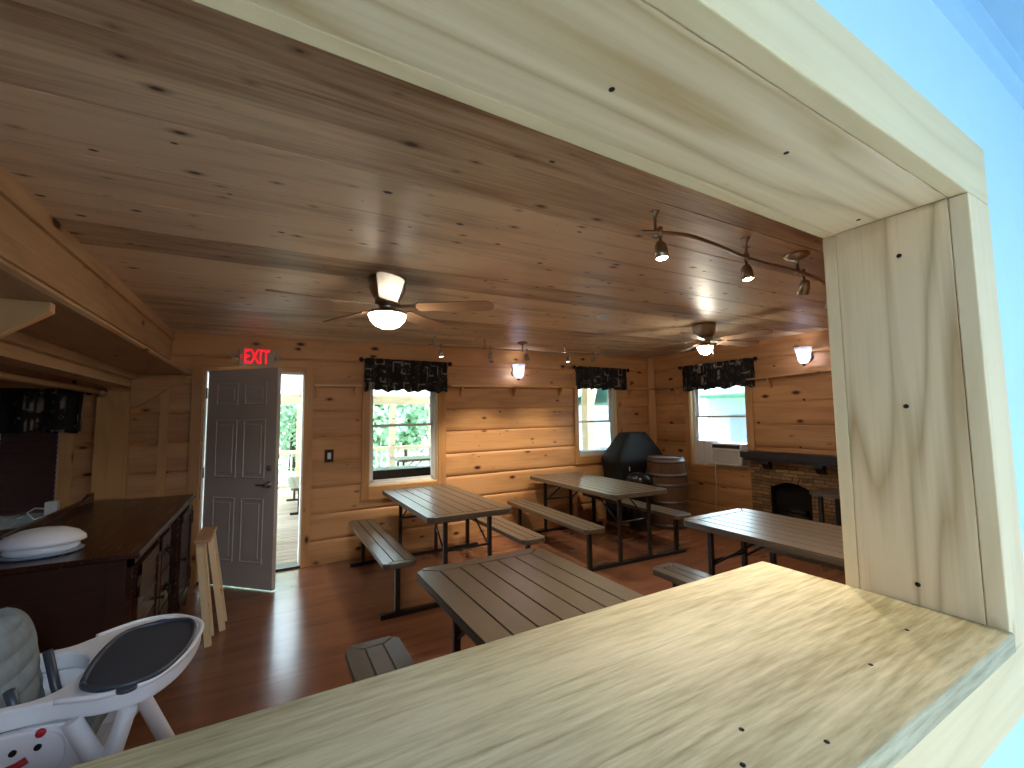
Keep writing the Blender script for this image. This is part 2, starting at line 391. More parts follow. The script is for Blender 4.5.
def log_wall(name, axis, c, u0, u1, openings, inward, mat, zt=2.40, thick=.16):
    """horizontal log siding; axis = 0 runs along x at y=c, 1 runs along y at x=c; inward = -1 when the room is at smaller values."""
    us = sorted({u0, u1, *[o[0] for o in openings], *[o[1] for o in openings]})
    uu = []
    for a, b in zip(us, us[1:]):
        n = max(1, int((b-a)/.6)); uu += [a + (b-a)*i/n for i in range(n)]
    uu.append(u1)
    zs = {0.0: 0, zt: 0}
    k = 0; z = LZ
    def depth(z):
        t = ((z - LZ) % LP)
        e = min(t, LP - t)
        if e < 1e-5: return -.016
        if e < .012: return -.016 + .010*e/.012
        if e < .04: return -.006 + .006*math.sin((e-.012)/.028*PI/2)
        return 0.0
    while z < zt + LP:
        for d in (0, .012, .025, .04, LP-.04, LP-.025, LP-.012):
            if 0 <= z+d <= zt: zs[round(z+d, 5)] = 0
        z += LP
    for o in openings: zs[round(max(o[2], 0), 5)] = 0; zs[round(min(o[3], zt), 5)] = 0
    zz = sorted(zs); zz = [z for i, z in enumerate(zz) if i == 0 or z - zz[i-1] > 1e-4]
    mb = MB(mat); bm = mb.bm
    def V(u, w, z): return (u, w, z) if axis == 0 else (w, u, z)
    F = [[bm.verts.new(V(u, c - inward*(-depth(z)), z)) for z in zz] for u in uu]
    B = [[bm.verts.new(V(u, c - inward*thick, z)) for z in zz] for u in uu]
    def hole(i, j):
        if i < 0 or j < 0 or i >= len(uu)-1 or j >= len(zz)-1: return True
        um = (uu[i]+uu[i+1])/2; zm = (zz[j]+zz[j+1])/2
        return any(o[0] < um < o[1] and o[2] < zm < o[3] for o in openings)
    fs = []
    for i in range(len(uu)-1):
        for j in range(len(zz)-1):
            if hole(i, j): continue
            fs.append(bm.faces.new((F[i][j], F[i+1][j], F[i+1][j+1], F[i][j+1])))
            fs.append(bm.faces.new((B[i][j], B[i][j+1], B[i+1][j+1], B[i+1][j])))
            if hole(i-1, j): fs.append(bm.faces.new((F[i][j], F[i][j+1], B[i][j+1], B[i][j])))
            if hole(i+1, j): fs.append(bm.faces.new((F[i+1][j], B[i+1][j], B[i+1][j+1], F[i+1][j+1])))
            if hole(i, j-1): fs.append(bm.faces.new((F[i][j], B[i][j], B[i+1][j], F[i+1][j])))
            if hole(i, j+1): fs.append(bm.faces.new((F[i][j+1], F[i+1][j+1], B[i+1][j+1], B[i][j+1])))
    mb.shear(sag)
    return struct(mb.build(name))

DOOR = (-.53, .343, 0.0, 2.03)
WIN1 = (1.02, 1.84, .755, 2.06)
WIN2 = (4.02, 4.79, .905, 2.04)
WIN3 = (-2.75, -1.52, .72, 1.70)
WINR = (3.477, 4.36, .77, 1.96)
log_wall('wall_back', 0, YB, XL-.16, XR+.16, [DOOR, WIN1, WIN2, WIN3], -1, 'log_x')
log_wall('wall_right', 1, XR, .36, YB, [WINR], -1, 'log_y')
log_wall('wall_left', 1, XL, .36, YB, [], 1, 'log_y')

# ceiling of boards, with V joints, running along x
mb = MB('ceil'); bm = mb.bm
ys = [.57]; y = .275
while y < 5.2:
    for d in (0, .0035, .3015):
        if .58 < y+d < 5.1: ys.append(y+d)
    y += .305
ys.append(5.107)
def cdep(y):
    t = (y - .275) % .305
    return .032 if min(t, .305-t) < 1e-4 else 0.0
xs = [XL, -1.5, 0, 1.5, 3, 4.5, XR]
Vv = [[bm.verts.new((x, yy, ceil_z(x)+cdep(yy))) for yy in ys] for x in xs]
for i in range(len(xs)-1):
    for j in range(len(ys)-1): bm.faces.new((Vv[i][j], Vv[i][j+1], Vv[i+1][j+1], Vv[i+1][j]))
tp = [[bm.verts.new((x, yy, 2.66)) for yy in (.57, 5.107)] for x in (XL, XR)]
bm.faces.new((tp[0][0], tp[1][0], tp[1][1], tp[0][1]))
struct(mb.build('ceiling'))
struct(MB('floor').box(XL-.16, XR+.16, .36, YB+.16, -.12, 0).build('floor'))
# house roof over everything, blocks the sky and the sun
struct(MB('shingle').box(-5.2, 6.2, -5.2, 5.3, 2.95, 3.05).build('roof'))
mb = MB('shingle'); mb.box(-3.2, XR+.16, 5.12, 5.27, 2.44, 2.95); mb.box(XR+.01, XR+.16, .3, 5.27, 2.44, 2.95); mb.box(-3.2, -3.05, .3, 5.27, 2.35, 2.95)
struct(mb.build('wall_gable'))

# partition with the serving opening
OX0, OX1 = -.95, 1.38
HZ, CZ = 2.038, 1.072
YN, YF = .309, .609                     # kitchen face and dining face of the opening's trim
mb = MB('blue', 'log_x')
for y0, y1, m in ((.345, .36, 'blue'), (.36, .573, 'log_x')):
    mb.mat(m)
    mb.box(-4.2, OX0-.04, y0, y1, 0, 2.78); mb.box(OX1+.04, XR+.16, y0, y1, 0, 2.78)
    mb.box(OX0-.04, OX1+.04, y0, y1, HZ+.04, 2.78); mb.box(OX0-.04, OX1+.04, y0, y1, 0, CZ-.045)
struct(mb.build('wall_front'))
# lining boards and trims of the opening (each its own board)
struct(MB('raw_x').box(OX0, OX1, .345, .575, HZ, HZ+.038, .001).build('trim_1'))                 # head lining
struct(MB('raw_z').box(OX1, OX1+.038, .345, .575, CZ-.04, HZ-.001, .001).build('trim_2'))           # right lining
struct(MB('raw_z').box(OX0-.038, OX0, .345, .575, CZ-.04, HZ-.001, .001).build('trim_3'))           # left lining
struct(MB('rawtrim_x').box(OX0-.145, OX1+.145, YN, .344, HZ, HZ+.145, .003).build('trim_4'))     # kitchen head casing
struct(MB('rawtrim_z').box(OX1, OX1+.145, YN, .344, CZ-.175, HZ-.002, .003).build('trim_5'))
struct(MB('rawtrim_z').box(OX0-.145, OX0, YN, .344, CZ-.175, HZ-.002, .003).build('trim_6'))
struct(MB('rawtrim_x').box(OX0-.145, OX1+.145, .576, YF, HZ, HZ+.145, .003).build('trim_7'))     # dining head casing
struct(MB('rawtrim_z').box(OX1, OX1+.145, .576, YF, CZ-.175, HZ-.002, .003).build('trim_8'))
struct(MB('rawtrim_z').box(OX0-.145, OX0, .576, YF, CZ-.175, HZ-.002, .003).build('trim_9'))
# nail heads in the right lining
for (yy, zz) in ((.44, 1.93), (.45, 1.55), (.455, 1.12)):
    mb = MB('dark'); mb.lathe([(0, 0), (.0055, 0), (.0055, .0012), (0, .0012)], 10, Matrix.Translation((OX1-.0004, yy, zz)) @ Matrix.Rotation(-PI/2, 4, 'Y'))
    mb.build('nail_head', bpy.data.objects['trim_2'])
for (xx, yy) in ((1.33, .50), (.45, .47), (.86, .43)):
    mb = MB('dark'); mb.lathe([(0, 0), (.005, 0), (.005, -.0012), (0, -.0012)], 10, Matrix.Translation((xx, yy, HZ+.0004)))
    mb.build('nail_head', bpy.data.objects['trim_1'])

ct = thing('serving_counter', 'wide worn pale pine serving counter along the kitchen opening', 'counter', (0, 0, CZ-.04))
mb = MB('counter'); mb.prism([(OX0, .302), (OX1-.002, .302), (OX1-.002, .835), (OX0, .835)], 0, .04, 2, bev=.004); mb.build('countertop', ct)
mb = MB('rawtrim_x'); mb.box(OX0-.14, OX1+.144, .306, .344, -.138, -.001, .004); mb.build('apron', ct)
for (xx, yy) in ((.62, .42), (.56, .38), (.70, .345), (.98, .40), (1.2, .42)):
    mb = MB('dark'); mb.lathe([(0, 0), (.004, 0), (.004, .0008), (0, .0008)], 8, Matrix.Translation((xx, yy, .0402)))
    mb.build('screw_head', ct)

# kitchen shell behind the camera
mb = MB('blue'); mb.box(-4.2, -4.05, -4.8, .345, 0, 2.78); struct(mb.build('wall_kitchen_left'))
mb = MB('blue'); mb.box(3.4, 3.55, -4.8, .345, 0, 2.78); struct(mb.build('wall_kitchen_right'))
mb = MB('blue'); mb.box(-4.2, 3.55, -4.95, -4.8, 0, 2.78); struct(mb.build('wall_kitchen_rear'))
mb = MB('kfloor'); mb.box(-4.2, 3.55, -4.8, .36, -.12, 0); struct(mb.build('floor_kitchen'))
mb = MB('bluetrim'); mb.box(-4.2, 3.55, -4.8, .36, 2.66, 2.76); struct(mb.build('ceiling_kitchen'))
mb = MB('bluetrim'); mb.prism([(.345, 2.55), (.345, 2.66), (.319, 2.66), (.319, 2.572), (.326, 2.562)], -4.05, 3.4, 0)
struct(mb.build('trim_10'))
kl = thing('fluorescent_light', 'long white fluorescent ceiling light in the kitchen', 'ceiling light', (.55, -2.6, 2.655))
MB('white').box(-.18, .18, -.75, .75, -.05, 0, .005).build('housing', kl)
MB('tube').prism([(-.16, -.05), (-.13, -.10), (.13, -.10), (.16, -.05)], -.73, .73, 1).build('diffuser', kl)

# ------------------------------------------------------------------ doors and windows
def window(n, axis, c, op, cas, sill_frame, out, meet, glass_d=.075, cmat=('trim_o', 'trim_ox'), lower_pane=True, zlow=None):
    """op=(u0,u1,z0,z1); cas = casing widths (lo, hi, bottom, top)."""
    u0, u1, z0, z1 = op
    r = sempty('window_%d' % n)
    def bx(mb, a, b, d0, d1, z0_, z1_, bev=.002):
        w0, w1 = c - out*0 + d0*out, c + d1*out
        lo, hi = min(w0, w1), max(w0, w1)
        if axis == 0: mb.box(a, b, lo, hi, z0_, z1_, bev)
        else: mb.box(lo, hi, a, b, z0_, z1_, bev)
    mb = MB(cmat[0], cmat[1])
    bx(mb, u0-cas[0], u0, -.022, -.001, z0-cas[2], z1+cas[3]); bx(mb, u1, u1+cas[1], -.022, -.001, z0-cas[2], z1+cas[3])
    mb.mat(cmat[1]); bx(mb, u0, u1, -.022, -.001, z0-cas[2], z0); bx(mb, u0, u1, -.022, -.001, z1, z1+cas[3])
    mb.shear(sag).build('casing', r)
    mb = MB('rawtrim_z')
    bx(mb, u0, u0+.012, 0, .15, z0, z1, 0); bx(mb, u1-.012, u1, 0, .15, z0, z1, 0); bx(mb, u0, u1, 0, .15, z0, z0+.012, 0); bx(mb, u0, u1, 0, .15, z1-.012, z1, 0)
    mb.shear(sag).build('jamb_lining', r)
    g = glass_d; t = .022
    a, b, za, zb = u0+.012, u1-.012, z0+.012, z1-.012
    mb = MB('white')
    bx(mb, a, a+t, g-.02, g+.06, za, zb); bx(mb, b-t, b, g-.02, g+.06, za, zb); bx(mb, a, b, g-.02, g+.06, za, za+t); bx(mb, a, b, g-.02, g+.06, zb-t, zb)
    mb.shear(sag).build('frame', r)
    lo = zlow if zlow else za+t
    for nm, s0, s1, dd in (('lower_sash', lo, meet+.015, 0), ('upper_sash', meet-.015, zb-t, .03)):
        mb = MB('white'); k = .028
        bx(mb, a+t, a+t+k, g+dd, g+dd+.025, s0, s1); bx(mb, b-t-k, b-t, g+dd, g+dd+.025, s0, s1)
        bx(mb, a+t, b-t, g+dd, g+dd+.025, s0, s0+k); bx(mb, a+t, b-t, g+dd, g+dd+.025, s1-k, s1)
        sh = mb.shear(sag).build(nm, r)
        mb = MB('glass'); bx(mb, a+t+k*.5, b-t-k*.5, g+dd+.010, g+dd+.014, s0+k*.5, s1-k*.5, 0); mb.shear(sag).build('pane', sh)
    return r
window(1, 0, YB, WIN1, (.083, .10, .14, .09), .75, 1, 1.435)
window(2, 0, YB, WIN2, (.075, .10, .10, .09), .9, 1, 1.40)
window(3, 0, YB, WIN3, (.09, .085, .10, .09), .7, 1, 1.35)
window(4, 1, XR, WINR, (.095, .08, .085, .09), .8, 1, 1.44, glass_d=.085, cmat=('trim_o', 'trim_oy'), zlow=1.06)

# door casing, door
dr = sempty('door_1')
mb = MB('trim_o', 'trim_ox')
mb.box(-.635, -.545, YB-.024, YB-.001, 0, 2.07, .002); mb.box(.343, .43, YB-.024, YB-.001, 0, 2.07, .002)
mb.mat('trim_ox').box(-.635, .43, YB-.024, YB-.001, 2.07, 2.15, .002); mb.shear(sag).build('casing', dr)
mb = MB('white'); mb.box(-.53, -.515, YB, YB+.155, 0, 2.03); mb.box(.328, .343, YB, YB+.155, 0, 2.03); mb.box(-.53, .343, YB, YB+.155, 2.012, 2.03)
mb.build('jamb_lining', dr)
MB('bronze').box(-.53, .343, YB-.01, YB+.155, 0, .02).build('threshold', dr)
# leaf, hinged on the left, swung into the room
HX, HY = -.507, YB-.016
LW, LH, LT = .822, 2.0, .042
hinge = Matrix.Translation((HX, HY, .015)) @ Matrix.Rotation(math.radians(-44.5), 4, 'Z')
leaf = MB('doorp')
leaf.box(.006, LW, 0, LT, 0, LH, .003)
leafo = leaf.build('leaf', dr); leafo.matrix_local = hinge
mb = MB('doorp')
def panel(x0, x1, z0, z1, s):
    yb = 0 if s < 0 else LT
    f = .016
    for (a, b, c_, d) in ((x0, x1, z0, z0+f), (x0, x1, z1-f, z1), (x0, x0+f, z0, z1), (x1-f, x1, z0, z1)):
        mb.box(a, b, yb-.008 if s < 0 else yb-.002, yb+.002 if s < 0 else yb+.008, c_, d, .004)
    mb.box(x0+.045, x1-.045, yb-.006 if s < 0 else yb-.002, yb+.002 if s < 0 else yb+.006, z0+.045, z1-.045, .004)
for s in (-1, 1):
    for x0, x1 in ((.118, .375), (.447, .704)):
        for z0, z1 in ((.22, .80), (.98, 1.52), (1.66, 1.87)): panel(x0, x1, z0, z1, s)
mb.build('moulded_panels', leafo)
mb = MB('nickel')
for s in (-1, 1):
    yb = 0 if s < 0 else LT
    R = Matrix.Translation((LW-.065, yb, .93)) @ Matrix.Rotation(PI/2*(1 if s < 0 else -1), 4, 'X')
    mb.lathe([(0, 0), (.032, 0), (.03, .008), (.014, .012), (.012, .04), (.018, .045), (.018, .055), (0, .058)], 20, R)
    mb.box(LW-.17, LW-.055, yb+s*.04 if s > 0 else yb-.055, yb+.055 if s > 0 else yb-.04, .92, .94, .006)
mb.build('lever_handle', leafo)
mb = MB('nickel')
for s in (-1, 1):
    yb = 0 if s < 0 else LT
    R = Matrix.Translation((LW-.065, yb, 1.08)) @ Matrix.Rotation(PI/2*(1 if s < 0 else -1), 4, 'X')
    mb.lathe([(0, 0), (.03, 0), (.028, .01), (.012, .014), (.01, .024), (0, .024)], 20, R)
mb.build('deadbolt', leafo)
mb = MB('nickel')
for z in (.25, 1.02, 1.78): mb.tube([(-.004, -.004, z-.05), (-.004, -.004, z+.05)], .008, 8)
mb.build('hinge', leafo)

# vertical trims on the back wall
for i, (a, b) in enumerate(((-.865, -.80),)):
    struct(MB('trim_o').box(a, b, YB-.02, YB, 0, 2.36).build('trim_11'))
struct(MB('trim_o').prism([(XR-.085, YB), (XR-.085, YB-.02), (XR-.02, YB-.085), (XR, YB-.085), (XR, YB)], 0, 2.48, 2).build('trim_12'))
struct(MB('pine_z').box(-1.30, -1.07, YB-.045, YB, .86, 1.80, .003).build('trim_13'))
mb = MB('trim_ox'); mb.box(-.63, XR, YB-.018, YB, 2.30, 2.385, .002); mb.shear(lambda v: .02*v.x)
# ------------------------------------------------------------------ soffit, shelf and header on the left
SX = -.80
mb = MB('pine_y'); mb.box(-1.17, SX, .62, YB, 2.10, 2.37, .003); struct(mb.build('beam_soffit'))
struct(MB('pine_y').box(SX-.002, SX+.018, .62, YB, 2.295, 2.372, .002).build('trim_14'))
struct(MB('pine_y').box(-1.21, -1.07, .62, YB, 1.84, 2.08, .003).build('beam_header'))
hs = thing('high_shelf', 'long pine shelf under the soffit above the dark sideboard', 'shelf', (0, 0, 1.96))
mb = MB('pine_y'); mb.prism([(-1.07, .03), (-.655, .03), (-.64, .018), (-.64, .008), (-.655, 0), (-1.07, 0)], .62, YB, 1); mb.build('shelf_board', hs)
mb = MB('pine_y'); mb.box(SX-.05, SX-.012, .62, YB, .03, .14, .002); mb.build('fascia', hs)
mb = MB('pine_y'); mb.box(-1.07, -1.03, .62, YB, -.055, -.001, .002); mb.build('ledger', hs)
for yy in (2.139, 5.055):
    mb = MB('trim_ox'); mb.prism([(-1.069, -.001), (-.68, -.001), (-.68, -.035), (-1.02, -.30), (-1.069, -.30)], yy-.02, yy+.02, 1, bev=.003)
    mb.build('bracket', hs)
cr = thing('closet_rod', 'round pale wooden rod hanging level before the blind-covered window', 'rod', (-1.27, 2.4, 1.79))
MB('pine_y').tube([(0, -1.6, 0), (0, 2.55, 0)], .022, 14).build('pole', cr)
MB('nickel').lathe([(0, 0), (.045, 0), (.045, .01), (.03, .03), (.03, .05), (0, .05)], 18, Matrix.Translation((0, 2.655, 0)) @ Matrix.Rotation(PI/2, 4, 'X')).build('socket', cr)

# ------------------------------------------------------------------ narrow wall shelves with brackets
def wshelf(label, pts, brs, depth=.10, wall='b', group='narrow shelves high on the walls'):
    o = thing('wall_shelf', label, 'shelf', (0, 0, 0), 0, group)
    (u0, z0), (u1, z1) = pts
    mb = MB('pine_x' if wall == 'b' else 'pine_y')
    if wall == 'b': mb.box(u0, u1, YB-depth, YB, 0, .018, .002)
    else: mb.box(XR-depth, XR, u0, u1, 0, .018, .002)
    for v in mb.bm.verts:
        u = v.co.x if wall == 'b' else v.co.y
        v.co.z += z0 + (z1-z0)*(u-u0)/(u1-u0)
    mb.build('shelf_board', o)
    for u in brs:
        z = z0 + (z1-z0)*(u-u0)/(u1-u0) - .0005
        mb = MB('trim_ox' if wall == 'b' else 'trim_oy')
        if wall == 'b': mb.prism([(YB, z), (YB-depth*.9, z), (YB-depth*.9, z-.02), (YB-.02, z-.12), (YB, z-.12)], u-.012, u+.012, 0)
        else: mb.prism([(XR, z), (XR-depth*.9, z), (XR-depth*.9, z-.02), (XR-.02, z-.12), (XR, z-.12)], u-.012, u+.012, 1)
        mb.build('bracket', o)
wshelf('short narrow pine wall shelf between the door and the first window', ((.43, 1.885), (.92, 1.895)), (.46, .86))
wshelf('longest narrow pine wall shelf between the two back windows', ((1.97, 1.92), (3.94, 1.955)), (2.14, 2.92, 3.68))
wshelf('short narrow pine shelf in the corner above the covered grill', ((4.97, 1.96), (XR-.02, 1.965)), (5.05,))
wshelf('narrow pine shelf on the right wall beside the corner', ((4.46, 1.96), (YB-.11, 1.96)), (4.55,), wall='r')
wshelf('narrow pine shelf on the right wall above the fireplace', ((1.2, 2.03), (3.42, 1.985)), (3.13, 1.9), wall='r')

# ------------------------------------------------------------------ valances
def valance(label, u0, u1, ztop, zbot, wall, ru0, ru1, group='black printed valances'):
    o = thing('valance', label, 'curtain', (0, 0, 0), 0, group)
    rnd = random.Random(label); ph = rnd.random()*6
    c0 = YB if wall == 'b' else XR
    d0 = .075
    def P(u, d, z): return (u, c0-d, z) if wall == 'b' else (c0-d, u, z)
    def fn(s, t):
        u = u0 + (u1-u0)*s; z = ztop + .02 - (ztop+.02-zbot)*t
        d = d0 + (.010 + .022*t)*math.sin(s*38+ph+1.3*math.sin(s*9)) + .012*math.sin(s*15+ph)*t + .016
        z += t*.012*math.sin(s*21+ph) - t*.008*math.cos(s*50)
        return P(u, d, z)
    mb = MB('fabric'); mb.grid(fn, 120, 10); mb.build('cloth', o, solid=.004)
    for uu in (u0, u1):
        ends = MB('fabric'); ends.grid(lambda s, t, uu=uu: P(uu + .004*math.sin(t*9), d0+.012 - s*(d0+.010), ztop+.01-(ztop+.01-zbot)*t), 3, 6)
        ends.build('return', o, solid=.004)
    MB('black').tube([P(ru0+.03, d0, ztop), P(ru1-.03, d0, ztop)], .011, 10).build('rod', o)
    for uu in (ru0+.01, ru1-.01):
        mb = MB('black'); mb.lathe([(0, -.03), (.018, -.024), (.028, -.006), (.028, .008), (.016, .026), (0, .03)], 16, Matrix.Translation(P(uu, d0, ztop))); mb.build('finial', o)
    for uu in (ru0+.06, ru1-.06):
        mb = MB('black'); mb.tube([P(uu, 0, ztop-.012), P(uu, d0, ztop-.012)], .007, 8); mb.build('rod_bracket', o)
valance('black printed valance over the first window beside the door', .955, 1.925, 2.20, 1.85, 'b', .90, 1.98)
valance('black printed valance over the window behind the covered grill', 3.98, 4.92, 2.255, 1.94, 'b', 3.90, 4.99)
valance('black printed valance over the window with the air conditioner', 3.34, 4.40, 2.255, 1.90, 'r', 3.27, 4.46)
valance('black printed valance over the dark blind-covered window', -2.75, -1.40, 1.79, 1.45, 'b', -2.85, -1.33)

wb = thing('window_blind', 'closed dark brown slatted blind below the left valance', 'blind', (-2.13, YB-.03, .80))
mb = MB('blind')
z = 0.0
while z < .92:
    mb.box(-.60, .60, -.028, .028, z, z+.004, 0, Matrix.Translation((0, 0, z+.002)) @ Matrix.Rotation(math.radians(54), 4, 'X') @ Matrix.Translation((0, 0, -z-.002))); z += .042
mb.build('slats', wb)
MB('blind').box(-.61, .61, -.03, .028, .925, .98, .003).build('head_rail', wb)
MB('blind').box(-.60, .60, -.025, .025, -.045, -.02, .004).build('bottom_rail', wb)
mb = MB('white')
for k in range(9): mb.lathe([(0, -.01), (.006, -.004), (.006, .004), (0, .01)], 8, Matrix.Translation((.28, -.045, .64-.036*k)))
mb.tube([(.28, -.045, .95), (.28, -.045, .2)], .0018, 6); mb.build('pull_cord', wb)

# ------------------------------------------------------------------ exit sign, switch, smoke alarm
es = thing('exit_sign', 'lit red EXIT sign over the grey door', 'sign', (-.105, YB-.045, 2.165))
MB('signgrey').box(-.155, .155, -.02, .044, -.085, .085, .006).build('housing', es)
def text_mesh(txt, size, mat, name, parent, mtx, bold=0.0, ext=.002, sx=1.0):
    cu = bpy.data.curves.new(name, 'FONT'); cu.body = txt; cu.size = size; cu.extrude = ext; cu.offset = bold
    cu.align_x = 'CENTER'; cu.align_y = 'CENTER'
    t = bpy.data.objects.new(name, cu); COL.objects.link(t)
    dg = bpy.context.evaluated_depsgraph_get(); me = bpy.data.meshes.new_from_object(t.evaluated_get(dg))
    bpy.data.objects.remove(t); me.materials.clear(); me.materials.append(M[mat])
    o = bpy.data.objects.new(name, me); COL.objects.link(o); o.parent = parent
    o.matrix_local = mtx @ Matrix.Diagonal((sx, 1, 1, 1)); return o
text_mesh('EXIT', .205, 'redlit', 'letters', es, Matrix.Translation((0, -.022, 0)) @ Matrix.Rotation(PI/2, 4, 'X'), bold=.004, sx=.54)
mb = MB('redlit'); mb.tube([(-.128, -.021, .022), (-.143, -.021, 0), (-.128, -.021, -.022)], .004, 6); mb.build('arrow', es)
for sx in (-.20, .20):
    mb = MB('signgrey'); R = Matrix.Translation((sx, -.012, .0)) @ Matrix.Rotation(PI/2, 4, 'X')
    mb.tube([(sx*.775, 0, 0), (sx, 0, 0)], .006, 8)
    mb.lathe([(0, -.02), (.015, -.018), (.026, .012), (.026, .018), (.02, .014), (0, .012)], 16, R); mb.build('emergency_lamp', es)
sw = thing('light_switch', 'dark switch plate with a white rocker between door and window', 'switch', (.60, YB-.006, 1.135))
MB('bronze').box(-.045, .045, -.008, .005, -.068, .068, .003).build('plate', sw)
MB('white').box(-.018, .018, -.013, -.008, -.034, .034, .002).build('rocker', sw)
sd = thing('smoke_alarm', 'small round white smoke alarm on the ceiling between the fans', 'smoke alarm', (2.60, 2.913, ceil_z(2.6)-.001))
MB('white').lathe([(0, -.035), (.03, -.035), (.055, -.028), (.065, -.01), (.065, 0), (0, 0)], 24).build('body', sd)

# ------------------------------------------------------------------ picnic tables
def planked(mb, w, L, z0, z1, n, corner=.05, frame=.055, gap=.008):
    """slab with real grooves between n planks and a mitred end board at each end."""
    hw, hl = w/2, L/2; c = corner
    out = [(-hw+c, -hl), (hw-c, -hl), (hw, -hl+c), (hw, hl-c), (hw-c, hl), (-hw+c, hl), (-hw, hl-c), (-hw, -hl+c)]
    mb.prism(out, z0, z1-.010, 2, bev=.004)
    pw = w/n; e = frame*1.6; g = gap/2
    for i in range(n):
        a, b = -hw+i*pw+(g if i else 0), -hw+(i+1)*pw-(g if i < n-1 else 0)
        def yend(x):            # mitred end: outer planks run longer towards the corners
            return hl - e
        if i == 0: poly = [(a, -hl+c), (a+c*.55, -hl+c*.45), (b, -hl+e), (b, hl-e), (a+c*.55, hl-c*.45), (a, hl-c)]
        elif i == n-1: poly = [(a, -hl+e), (b-c*.55, -hl+c*.45), (b, -hl+c), (b, hl-c), (b-c*.55, hl-c*.45), (a, hl-e)]
        else: poly = [(a, -hl+e), (b, -hl+e), (b, hl-e), (a, hl-e)]
        mb.prism(poly, z1-.0105, z1, 2, bev=.002)
    x0 = -hw+pw
    for s in (-1, 1):
        poly = [(-hw+c*.62+g, s*(hl-c*.38)), (-hw+c, s*hl), (hw-c, s*hl), (hw-c*.62-g, s*(hl-c*.38)), (hw-pw+g, s*(hl-e+gap)), (-hw+pw-g, s*(hl-e+gap))]
        if s > 0: poly = poly[::-1]
        mb.prism(poly, z1-.0105, z1, 2, bev=.002)
PT_L = 1.64
def picnic_table(label, loc, rz, group='brown picnic tables with attached benches'):
    t = thing('picnic_table', label, 'picnic table', loc, rz, group)
    mb = MB('resin'); planked(mb, .78, PT_L, .695, .74, 7); mb.build('tabletop', t)
    for s in (-1, 1):
        mb = MB('resin'); planked(mb, .255, PT_L, .40, .44, 3, corner=.04, frame=.04); 
        for v in mb.bm.verts: v.co.x += s*.605
        mb.build('bench_seat', t)
    for e in (-1, 1):
        y = e*(PT_L/2-.13)
        MB('steel').box(-.73, .73, y-.022, y+.022, 0, .035, .004).build('foot_bar', t)
        for s in (-1, 1):
            MB('steel').box(s*.60-.019, s*.60+.019, y-.019, y+.019, .034, .402, .003).build('bench_leg', t)
            MB('steel').box(s*.205-.017, s*.205+.017, y-.017, y+.017, .034, .697, .003).build('table_leg', t)
        mb = MB('steel'); mb.tube([(-.205, y, .43), (.205, y, .43)], .010, 8); mb.build('cross_rod', t)
        for s in (-1, 1): MB('steel').tube([(s*.205, y, .40), (s*.19, y*.42, .69)], .009, 8).build('brace', t)
    return t
pt = picnic_table('brown picnic table standing before the first window beside the door', (1.525, 4.17, 0), 0)
def table_copy(label, loc, rz):
    c = copy_tree(pt); c.location = loc; c.rotation_euler = (0, 0, rz); c['label'] = label; return c
table_copy('brown picnic table farther back, before the covered grill and barrel', (3.46, 4.17, 0), math.radians(-2.5)).scale = (1.0, 1.07, 1.0)
table_copy('brown picnic table nearest the counter, its big planked top half hidden', (1.085, 1.465, 0), 0)
table_copy('brown picnic table right of the counter, nearest the fireplace', (3.16, 1.49, 0), 0)
st = thing('side_table', 'narrow grey table end showing before the fireplace, cut by the jamb', 'table', (5.11, 1.85, 0))
mb = MB('resin'); planked(mb, .46, 1.2, .70, .74, 4); mb.build('tabletop', st)
for sx in (-1, 1):
    for sy in (-1, 1): MB('steel').box(sx*.17-.018, sx*.17+.018, sy*.50-.018, sy*.50+.018, 0, .702, .003).build('leg', st)

# ------------------------------------------------------------------ ceiling fans
def fan(label, loc, base_deg, bs, group='ceiling fans with lamps'):
    t = thing('ceiling_fan', label, 'ceiling fan', loc, 0, group)
    MB('nickel').lathe([(0, 0), (.115, 0), (.118, -.02), (.108, -.05), (.112, -.06), (.095, -.10), (.085, -.12), (.06, -.13), (0, -.13)], 32).build('motor_housing', t)
    MB('nickel').lathe([(0, -.13), (.075, -.13), (.075, -.16), (.05, -.175), (.05, -.20), (.065, -.205), (.115*bs, -.215), (.118*bs, -.228), (0, -.228)], 32).build('switch_housing', t)
    MB('bowl' if bs == 1 else 'bowl_bright').lathe([(r_*bs, z_) for r_, z_ in ((.112, -.226), (.112, -.235), (.100, -.265), (.075, -.292), (.040, -.308), (0, -.314))], 32).build('light_bowl', t)
    for k in range(5):
        a = math.radians(base_deg + 72*k)
        R = Matrix.Rotation(a, 4, 'Z') @ Matrix.Translation((0, 0, -.178)) @ Matrix.Rotation(math.radians(-12), 4, 'X')
        out = []
        w0, w1 = .052, .068
        out += [(.19, -w0), (.60, -w1)] + [(.60 + .06*math.sin(q), -w1*math.cos(q)) for q in (PI*.15, PI*.3, PI*.5, PI*.7, PI*.85)] + [(.60, w1), (.19, w0), (.175, 0)]
        mb = MB('blade'); mb.prism(out, -.003, .003, 2); b = mb.build('blade', t); b.matrix_local = R
        mb = MB('nickel'); mb.prism([(.06, -.018), (.16, -.016), (.20, -.045), (.25, -.03), (.235, 0), (.25, .03), (.20, .045), (.16, .016), (.06, .018)], .003, .008, 2); mb.build('blade_iron', b)
    for sx in (() if bs == 1 else (-.10, .10)):
        mb = MB('nickel'); mb.tube([(sx*.8, -.02, -.2), (sx*1.05, -.02, -.42)], .0015, 6); mb.lathe([(0, -.012), (.006, -.006), (.006, .004), (0, .012)], 8, Matrix.Translation((sx*1.05, -.02, -.425)))
        mb.build('pull_chain', t)
    return t
fan('ceiling fan with a glowing bowl lamp nearer the door', (.63, 2.66, ceil_z(.63)), -30, 1.0)
